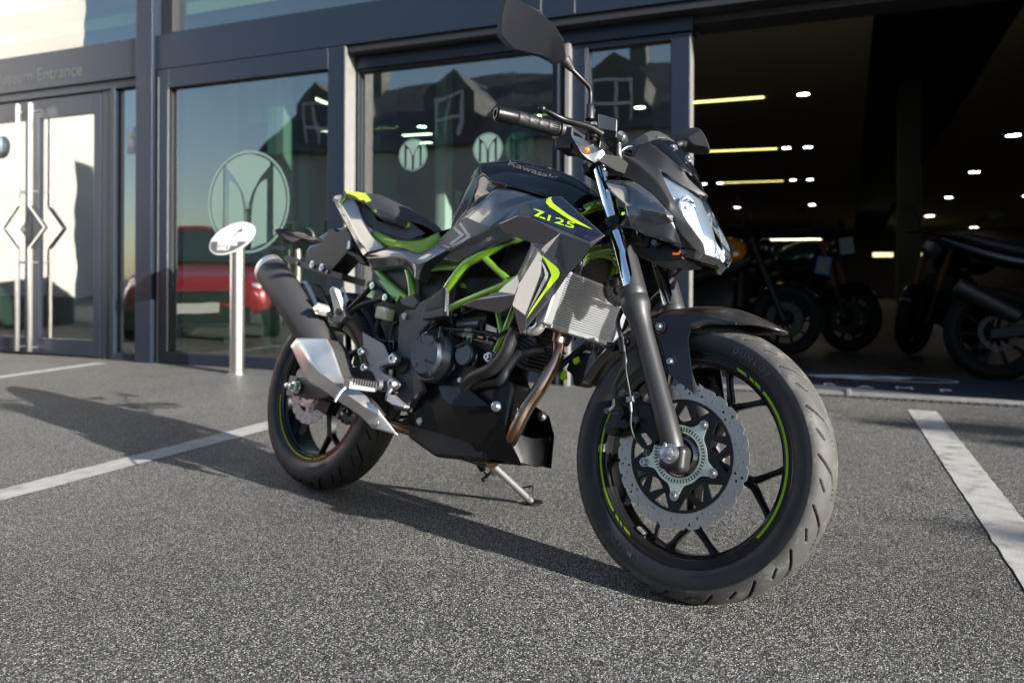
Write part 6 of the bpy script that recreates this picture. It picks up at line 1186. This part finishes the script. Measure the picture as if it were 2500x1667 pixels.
for sg in (1, -1):
    L_ = [(265, 175, -.235), (400, 178, -.215), (540, 215, -.185), (620, 262, -.16), (765, 285, -.10), (770, 330, -.10), (690, 350, -.12), (590, 320, -.16), (520, 315, -.18), (430, 335, -.20), (350, 290, -.22)]
    P_ = pts('d5', L_); P_ = [Vector((p.x, p.y*sg, p.z)) for p in P_]; mb = MB(); cn = sum(P_, Vector())/len(P_); mb.rings([[p*.55+cn*.45+Vector((.016, 0, .002)) for p in P_], P_, [p+Vector((-.02, 0, -.004)) for p in P_], [p*.6+cn*.4+Vector((-.032, 0, -.004)) for p in P_]]); si = mb.build('rear_turn_signal', 'plastic_black', bike, bevel=.003)
# side stand
gp_ = BI @ Vector((fl(0, 0, 0))) if False else None
r_ = ray(1296, 1222); t_ = (0.012-H)/r_.z; foot = BI @ (CAM+r_*t_); top_ = cp('d3', 640, 1030, .11)
ss = MB().tube([top_, foot], .0108, n=24, smooth=0).build('side_stand', 'alu_dull', bike)
mb = MB(); nW = (BI.to_3x3() @ Vector((0, 0, 1))).normalized(); tx = (foot-top_); tx = (tx-nW*tx.dot(nW)).normalized(); ty = nW.cross(tx)
el = lambda k, h: [foot+nW*h+tx*(.012+.030*k*math.cos(a))+ty*.020*k*math.sin(a) for a in (q*math.pi/14 for q in range(28))]
mb.rings([el(.9, -.012), el(1, -.009), el(1, -.006), el(.85, -.003)]); mb.build('stand_foot', 'black_metal', ss)
lp = pts('d3', [(1030, 1385, .30), (1045, 1365, .30), (1130, 1350, .30), (1160, 1360, .30), (1165, 1480, .30)]); MB().tube(lp, .0028, n=10, smooth=3).build('stand_loop', 'black_metal', ss)
tube('stand_hook', 'd3', [(690, 1060, .10), (730, 1150, .11), (775, 1240, .12)], [.006, .005, .006], 'alu_dull', ss)
mb = MB(); p0, p1 = cp('d3', 560, 1035, .11), cp('d3', 660, 1190, .12); x_, y_, z_ = basis(p1-p0); mb.tube([p0.lerp(p1, i/160)+(x_*math.cos(i*.628)+y_*math.sin(i*.628))*.0075 for i in range(161)], .0019, n=6, smooth=0); mb.tube([p0-(p1-p0)*.3, p0], .002, n=6, smooth=0); mb.tube([p1, cp('d3', 700, 1250, .12)], .002, n=6, smooth=0); mb.build('stand_spring', 'black_metal', bike)
tube('spring_pin', 'd3', [(655, 1280, .10), (740, 1205, .13)], .0045, 'black_metal'); MB().ball(cp('d3', 662, 1280, .10), .007, 12).build('pin_head', 'black_metal', bike)
MB().tube([Vector((.60, .09, .22)), top_, top_+Vector((-.02, -.01, .04))], .012, n=16).build('stand_bracket', 'black_metal', bike)
# left-hand crankcase side for other views
MB().lathe([(.06, 0), (.06, .02), (.05, .03), (0, .03)], (.66, .10, .38), (0, 1, 0), 40).build('generator_cover', 'engine_black', eng); MB().obox(Vector((.47, .105, .36)), Vector((.05, 0, 0)), Vector((0, .012, 0)), Vector((0, 0, .05))).build('sprocket_cover', 'engine_black', eng, bevel=.008)
mat('show_dim', (.006, .006, .006), .55, spec=.3)  # parked bikes' dark parts: shade of the showroom put into the colour
# ================================================================ OTHER THINGS
# ---- motorcycles inside the bay
def pose(u, v, head, lean=8, sc=1.0):       # contact point of the wheel seen at a pixel, heading in degrees from +X clockwise
    g_ = FM @ fz(u, v, .008); h = R(head); f = Vector((math.cos(h), -math.sin(h), 0)); l = Vector((0, 0, 1)).cross(f)
    U_ = Vector((0, 0, 1))*math.cos(R(lean))+l*math.sin(R(lean)); L_ = l*math.cos(R(lean))-Vector((0, 0, 1))*math.sin(R(lean))
    return Matrix.Translation(g_) @ Matrix((f, L_, U_)).transposed().to_4x4(), f
def showbike(M, label, fork, tankm, wheel='rubber_plain', at=0.0, orange=False):
    e = empty('motorcycle', M @ Matrix.Translation((-at, 0, 0)), label, 'motorcycle', 'motorcycles parked inside the showroom')
    for x, w in ((0, .08), (1.42, .058)):
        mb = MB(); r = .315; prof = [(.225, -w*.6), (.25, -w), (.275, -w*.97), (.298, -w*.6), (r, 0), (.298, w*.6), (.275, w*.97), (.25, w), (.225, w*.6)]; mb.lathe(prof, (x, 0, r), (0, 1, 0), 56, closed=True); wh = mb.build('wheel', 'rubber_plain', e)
        mb = MB(); mb.lathe([(.225, -w*.6), (.205, -w*.3), (.205, w*.3), (.225, w*.6)], (x, 0, r), (0, 1, 0), 56, closed=True)
        for k in range(10):
            a = k*math.pi/5; d = Vector((math.cos(a), 0, math.sin(a))); t = Vector((-d.z, 0, d.x)); mb.obox(Vector((x, 0, r))+d*.125, d*.09, t*.011, Vector((0, .012, 0)))
        mb.cyl((x, -.06, r), (x, .06, r), .04); mb.build('rim', wheel, wh)
        mb = MB()
        for y in (-.085, .085) if x else (-.1,): put(mb, flat2d([petal(.155 if x else .12, 24, .006), arc(.09, 0, 6.283, 40)[:-1]]+[hole(.125 if x else .105, k*.2618+.1, .006, 8) for k in range(24)], wm(x, r, y, I4), .004))
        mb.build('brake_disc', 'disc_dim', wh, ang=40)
    for sy in (-1, 1):
        y = .1*sy; MB().cyl((1.42, y, .30), (1.30, y, .60), .028).build('fork_leg', 'show_dim', e); MB().cyl((1.305, y, .585), (1.12, y, 1.04), .026).build('fork_tube', fork, e)
    mb = MB(); mb.rings([[Vector((1.42+(.345)*math.cos(a), .06*t, .315+.345*math.sin(a)-.02*abs(t))) for t in np.linspace(-1, 1, 7)] for a in np.linspace(R(35), R(140), 16)], ringclosed=False, caps=False); mb.build('mudguard', 'paint_black', e, solid=.003)
    def blob(name, secs, m, sub=2):
        mb = MB(); mb.rings([[(x, -w, z0), (x, -w*1.05, (z0+z1)/2), (x, -w*.6, z1), (x, w*.6, z1), (x, w*1.05, (z0+z1)/2), (x, w, z0)] for x, w, z0, z1 in secs]); return mb.build(name, m, e, sub=sub)
    tk = blob('fuel_tank', [(.55, .07, .80, .90), (.62, .12, .79, 1.00), (.80, .15, .78, 1.09), (1.0, .14, .80, 1.07), (1.08, .07, .86, 1.0)], tankm)
    blob('seat', [(-.22, .06, .98, 1.02), (0, .11, .86, .97), (.3, .12, .80, .88), (.55, .09, .80, .88), (.6, .06, .82, .9)], 'seat_black'); blob('tail', [(-.36, .04, .98, 1.0), (-.2, .09, .86, .98), (.1, .1, .74, .88), (.4, .09, .72, .84)], tankm if orange else 'paint_black')
    blob('engine', [(.42, .12, .28, .5), (.5, .16, .2, .6), (.8, .17, .2, .68), (.98, .13, .3, .72), (1.02, .1, .4, .66)], 'show_dim', 1); blob('frame', [(.3, .12, .42, .7), (.6, .13, .66, .78), (.95, .11, .7, .84), (1.16, .06, .84, 1.0)], 'show_dim', 1)
    blob('radiator', [(1.03, .17, .42, .74), (1.07, .17, .42, .74)], 'show_dim', 0)
    mb = MB(); mb.ball((1.24, 0, .96), .10, 18, (.8, 1.15, 1)); hl = mb.build('headlight', 'paint_black', e); mb = MB(); mb.lathe([(.085, 0), (.08, .012), (.04, .02), (0, .022)], (1.30, 0, .95), (1, 0, -.15), 28); mb.build('lens', 'window_dark', hl)
    mb = MB(); mb.tube([(.98, -.38, 1.10), (1.06, -.2, 1.12), (1.10, -.08, 1.09), (1.10, .08, 1.09), (1.06, .2, 1.12), (.98, .38, 1.10)], .014, n=12); mb.build('handlebar', 'show_dim', e)
    for sy in (-1, 1):
        mb = MB(); mb.tube([(1.06, .22*sy, 1.12), (1.08, .25*sy, 1.22), (1.05, .33*sy, 1.30)], .006, n=8); mi = mb.build('mirror', 'show_dim', e); MB().ball((1.04, .37*sy, 1.32), .06, 14, (.25, 1.3, .8)).build('mirror_head', 'plastic_black', mi)
    for sy in (-1, 1): MB().hexa([(-.05, .115*sy, .27), (.5, .115*sy, .34), (.5, .14*sy, .34), (-.05, .14*sy, .27), (-.05, .115*sy, .34), (.5, .115*sy, .44), (.5, .14*sy, .44), (-.05, .14*sy, .34)]).build('swingarm', 'show_dim', e, bevel=.01)
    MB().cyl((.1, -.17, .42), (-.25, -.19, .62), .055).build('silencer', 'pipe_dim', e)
    MB().cyl((.55, .14, .3), (.45, .32, .0), .012).build('side_stand', 'show_dim', e)
    return e, tk
mat('fork_orange', (.10, .028, .003), .5); mat('tank_orange', (.40, .12, .008), .25, coat=1); mat('tank_green', (.004, .02, .012), .25, coat=.5); mat('disc_dim', (.025, .025, .025), .5, .5); mat('pipe_dim', (.008, .008, .008), .5); mat('tank_red', (.06, .012, .008), .2, coat=1); mat('card_blue', (.02, .09, .28), .5); mat('card_white', (.16, .16, .17), .6); mat('print_dark', (.05, .05, .06), .6)  # forks, discs and pipes coloured darker to stand in for the dim bay
M, f = pose(1915, 868, 25); A_, tk = showbike(M @ Matrix.Translation((-.0, 0, 0)), 'black motorcycle with orange and white tank, just behind the headlight of the green-framed one', 'show_dim', 'tank_orange', at=1.42, orange=False)
mb = MB(); mb.prism([(.70, -.165, .88), (.78, -.165, .86), (.84, -.165, 1.0), (.76, -.165, 1.0)], (0, .02, 0)); mb.prism([(.90, -.165, .88), (.96, -.165, .88), (.99, -.160, .98), (.93, -.165, 1.0)], (0, .02, 0)); mb.build('tank_stripe', 'card_white', tk, bevel=.002)
M, f = pose(2068, 858, 52); showbike(M, 'dark motorcycle with gold-orange fork and price cards, its front wheel facing the bay opening', 'fork_orange', 'tank_green', at=1.42)
M, f = pose(2222, 866, 140); showbike(M, 'black motorcycle with orange fork turned to the left, right of the showroom column', 'fork_orange', 'paint_black', at=1.42)
M, f = pose(2432, 930, 20); showbike(M, 'dark motorcycle whose rear wheel stands nearest the mat at the right edge', 'show_dim', 'tank_red', at=0)
def card(u0, v0, u1, v1, w, m, tilt, label):
    a = fl(u0, v0, w); b = fl(u1, v1, w); c = (a+b)/2; hw, hh = abs(b.x-a.x)/2, abs(a.z-b.z)/2; o = MB(); o.T = Matrix.Translation(c) @ Matrix.Rotation(R(tilt), 4, 'Y'); o.mat(0).box((-hw, 0, -hh), (hw, .006, hh)); o.mat(1).box((-hw*.8, -.002, -hh*.75), (hw*.8, 0, hh*.8))
    ob = o.build('price_card', [m, 'card_white' if m == 'card_blue' else 'print_dark' if False else 'card_white'], None); ob.matrix_world = FM; tag(ob, label, 'card'); return ob
card(1992, 627, 2028, 670, 3.5, 'card_blue', 10, 'blue-bordered price card hanging on the gold-forked motorcycle in the showroom'); card(2050, 580, 2084, 620, 3.45, 'card_white', -8, 'white price card with small dark emblem standing above the handlebar of the gold-forked motorcycle')
# warm goods on the far shelves
mat('goods_brown', (.22, .12, .05), .7); mat('goods_cream', (.35, .28, .16), .7); mat('goods_rust', (.25, .08, .03), .7)
for u0, v0, u1, v1, m, lb in ((1795, 618, 1830, 645, 'goods_cream', 'cream goods box on the far shelf nearest the headlight'), (1835, 622, 1878, 655, 'goods_rust', 'rust-coloured goods box on the far shelf'), (1925, 640, 1945, 672, 'goods_cream', 'pale narrow box on the far shelf, left of its twin'), (1948, 641, 1964, 672, 'goods_brown', 'brown narrow box on the far shelf, right of its paler twin')):
    a = fl(u0, v0, 12); b = fl(u1, v1, 12); o = MB().box((a.x, 12, b.z), (b.x, 12.4, a.z)).build('goods_box', m, None, bevel=.03); o.matrix_world = FM; tag(o, lb, 'box')
# ---- the red car left of the frame, mirrored in the glass
def car():
    e = empty('parked_car', FM @ Matrix.Translation((-2.30, -1.45, 0)) @ Matrix.Rotation(R(-38), 4, 'Z') @ Matrix.Scale(.92, 4), 'red hatchback parked nose-in by the entrance doors, seen mirrored in the left window', 'car')
    secs = [(0, .70, .30, .64), (-.05, .80, .24, .72), (-.35, .86, .22, .80), (-.9, .88, .22, .92), (-1.5, .88, .22, .96), (-2.6, .88, .22, .98), (-3.6, .87, .24, .98), (-3.95, .78, .3, .9)]
    mb = MB(); mb.rings([[(-w, y, z0), (-w*1.0, y, (z0+z1)*.5), (-w*.93, y, z1-.05), (-w*.7, y, z1), (w*.7, y, z1), (w*.93, y, z1-.05), (w, y, (z0+z1)*.5), (w, y, z0)] for y, w, z0, z1 in secs]); b = mb.build('body', 'car_red', e, sub=1, ang=50)
    mb = MB(); mb.rings([[(-w0, y, z0), (-w1, y, z1), (w1, y, z1), (w0, y, z0)] for y, w0, w1, z0, z1 in ((-.95, .76, .72, .92, .94), (-1.65, .80, .60, .94, 1.38), (-2.4, .80, .62, .95, 1.44), (-3.3, .78, .58, .96, 1.38), (-3.8, .74, .66, .95, 1.0))]); mb.build('cabin', 'window_dark', b, bevel=.03, seg=3)
    MB().rings([[(-.61, y, z-.02), (-.58, y, z+.03), (.58, y, z+.03), (.61, y, z-.02)] for y, z in ((-1.62, 1.37), (-2.4, 1.44), (-3.32, 1.38))]).build('roof', 'car_red', b, bevel=.01)
    MB().box((-.62, -.03, .22), (.62, .04, .40)).build('bumper', 'plastic_black', b, bevel=.03); MB().box((-.45, -.0, .46), (.45, .03, .56)).build('grille', 'plastic_black', b, bevel=.02); MB().box((-.48, .01, .565), (.48, .04, .585)).build('grille_bar', 'chrome', b, bevel=.005)
    for sx in (-1, 1):
        MB().ball((sx*.60, -.13, .62), .13, 16, (1.1, .7, .6)).build('headlight', 'reflector', b)
        for y in (-.75, -3.15):
            mb = MB(); mb.lathe([(.18, -.1), (.29, -.1), (.305, -.06), (.305, .06), (.29, .1), (.18, .1)], (sx*.80, y, .305), (1, 0, 0), 36); w_ = mb.build('wheel', 'rubber_plain', b); MB().lathe([(.19, 0), (.17, .02), (.05, .01), (0, .02)], (sx*.905, y, .305), (sx, 0, 0), 24).build('hubcap', 'alu_dull', w_)
    MB().box((-.26, .041, .34), (.26, .05, .45)).build('number_plate', 'plate_white', b, bevel=.003)
car()
# ---- street tree off to the right: throws the dappled shade on the bay line
def tree(base, h, crowns, seed, label):
    random.seed(seed); e = empty('street_tree', Matrix.Translation(base), label, 'tree'); c0 = Vector(crowns[0][0])-Vector(base)
    mb = MB(); mb.tube([(0, 0, 0), (c0.x*.1, c0.y*.1, h*.4), (c0.x*.4, c0.y*.4, h*.72), tuple(c0)], [.16, .12, .09, .04], n=14)
    for (c, r) in crowns:
        c = Vector(c)-Vector(base); s_ = c0*.5+Vector((0, 0, .1)); mb.tube([s_, s_.lerp(c, .5)+Vector((0, 0, -.2)), c], [.05, .035, .012], n=8)
        for i in range(7): d = Vector([random.gauss(0, 1) for _ in range(3)]).normalized()*r*.9; mb.tube([c, c+d*.5+Vector((0, 0, .05)), c+d], [.014, .009, .004], n=6)
    mb.build('trunk', 'bark', e)
    V, Fc = [], []
    for (c, r) in crowns:
        c = Vector(c)-Vector(base)
        for i in range(int(900*r*r)+120):
            d = Vector([random.gauss(0, .48) for _ in range(3)])*r; p = c+d; s = random.uniform(.03, .06); x = Vector([random.gauss(0, 1) for _ in range(3)]).normalized(); y = x.orthogonal().normalized(); b = len(V)
            V += [tuple(p-x*s), tuple(p+y*s*.5), tuple(p+x*s), tuple(p-y*s*.5)]; Fc.append((b, b+1, b+2, b+3))
    me = bpy.data.meshes.new('crown'); me.from_pydata(V, [], Fc); me.materials.append(MATS['leaf']); o = bpy.data.objects.new('crown', me); S.collection.objects.link(o); o.parent = e
u_ = Vector((SX, SY, 0)).normalized(); tn = math.tan(EL)
def over(gx, gy, z): return tuple(Vector((gx, gy, 0))+u_*(z/tn)+Vector((0, 0, z)))
tree((11.2, -3.9, 0), 3.0, [(over(2.95, 2.85, 3.1), .30), (over(2.35, 3.55, 3.0), .20), (over(3.3, 3.1, 3.4), .35), (over(1.85, 3.72, 3.0), .05), (over(2.2, 3.25, 3.3), .08), (over(1.45, 2.02, 4.0), .07), (over(1.85, 1.75, 4.0), .10), (over(4.2, 2.2, 3.6), .5), (over(2.6, .9, 4.4), .35)], 4, 'leafy street tree beyond the right edge whose shade falls across the parking line')
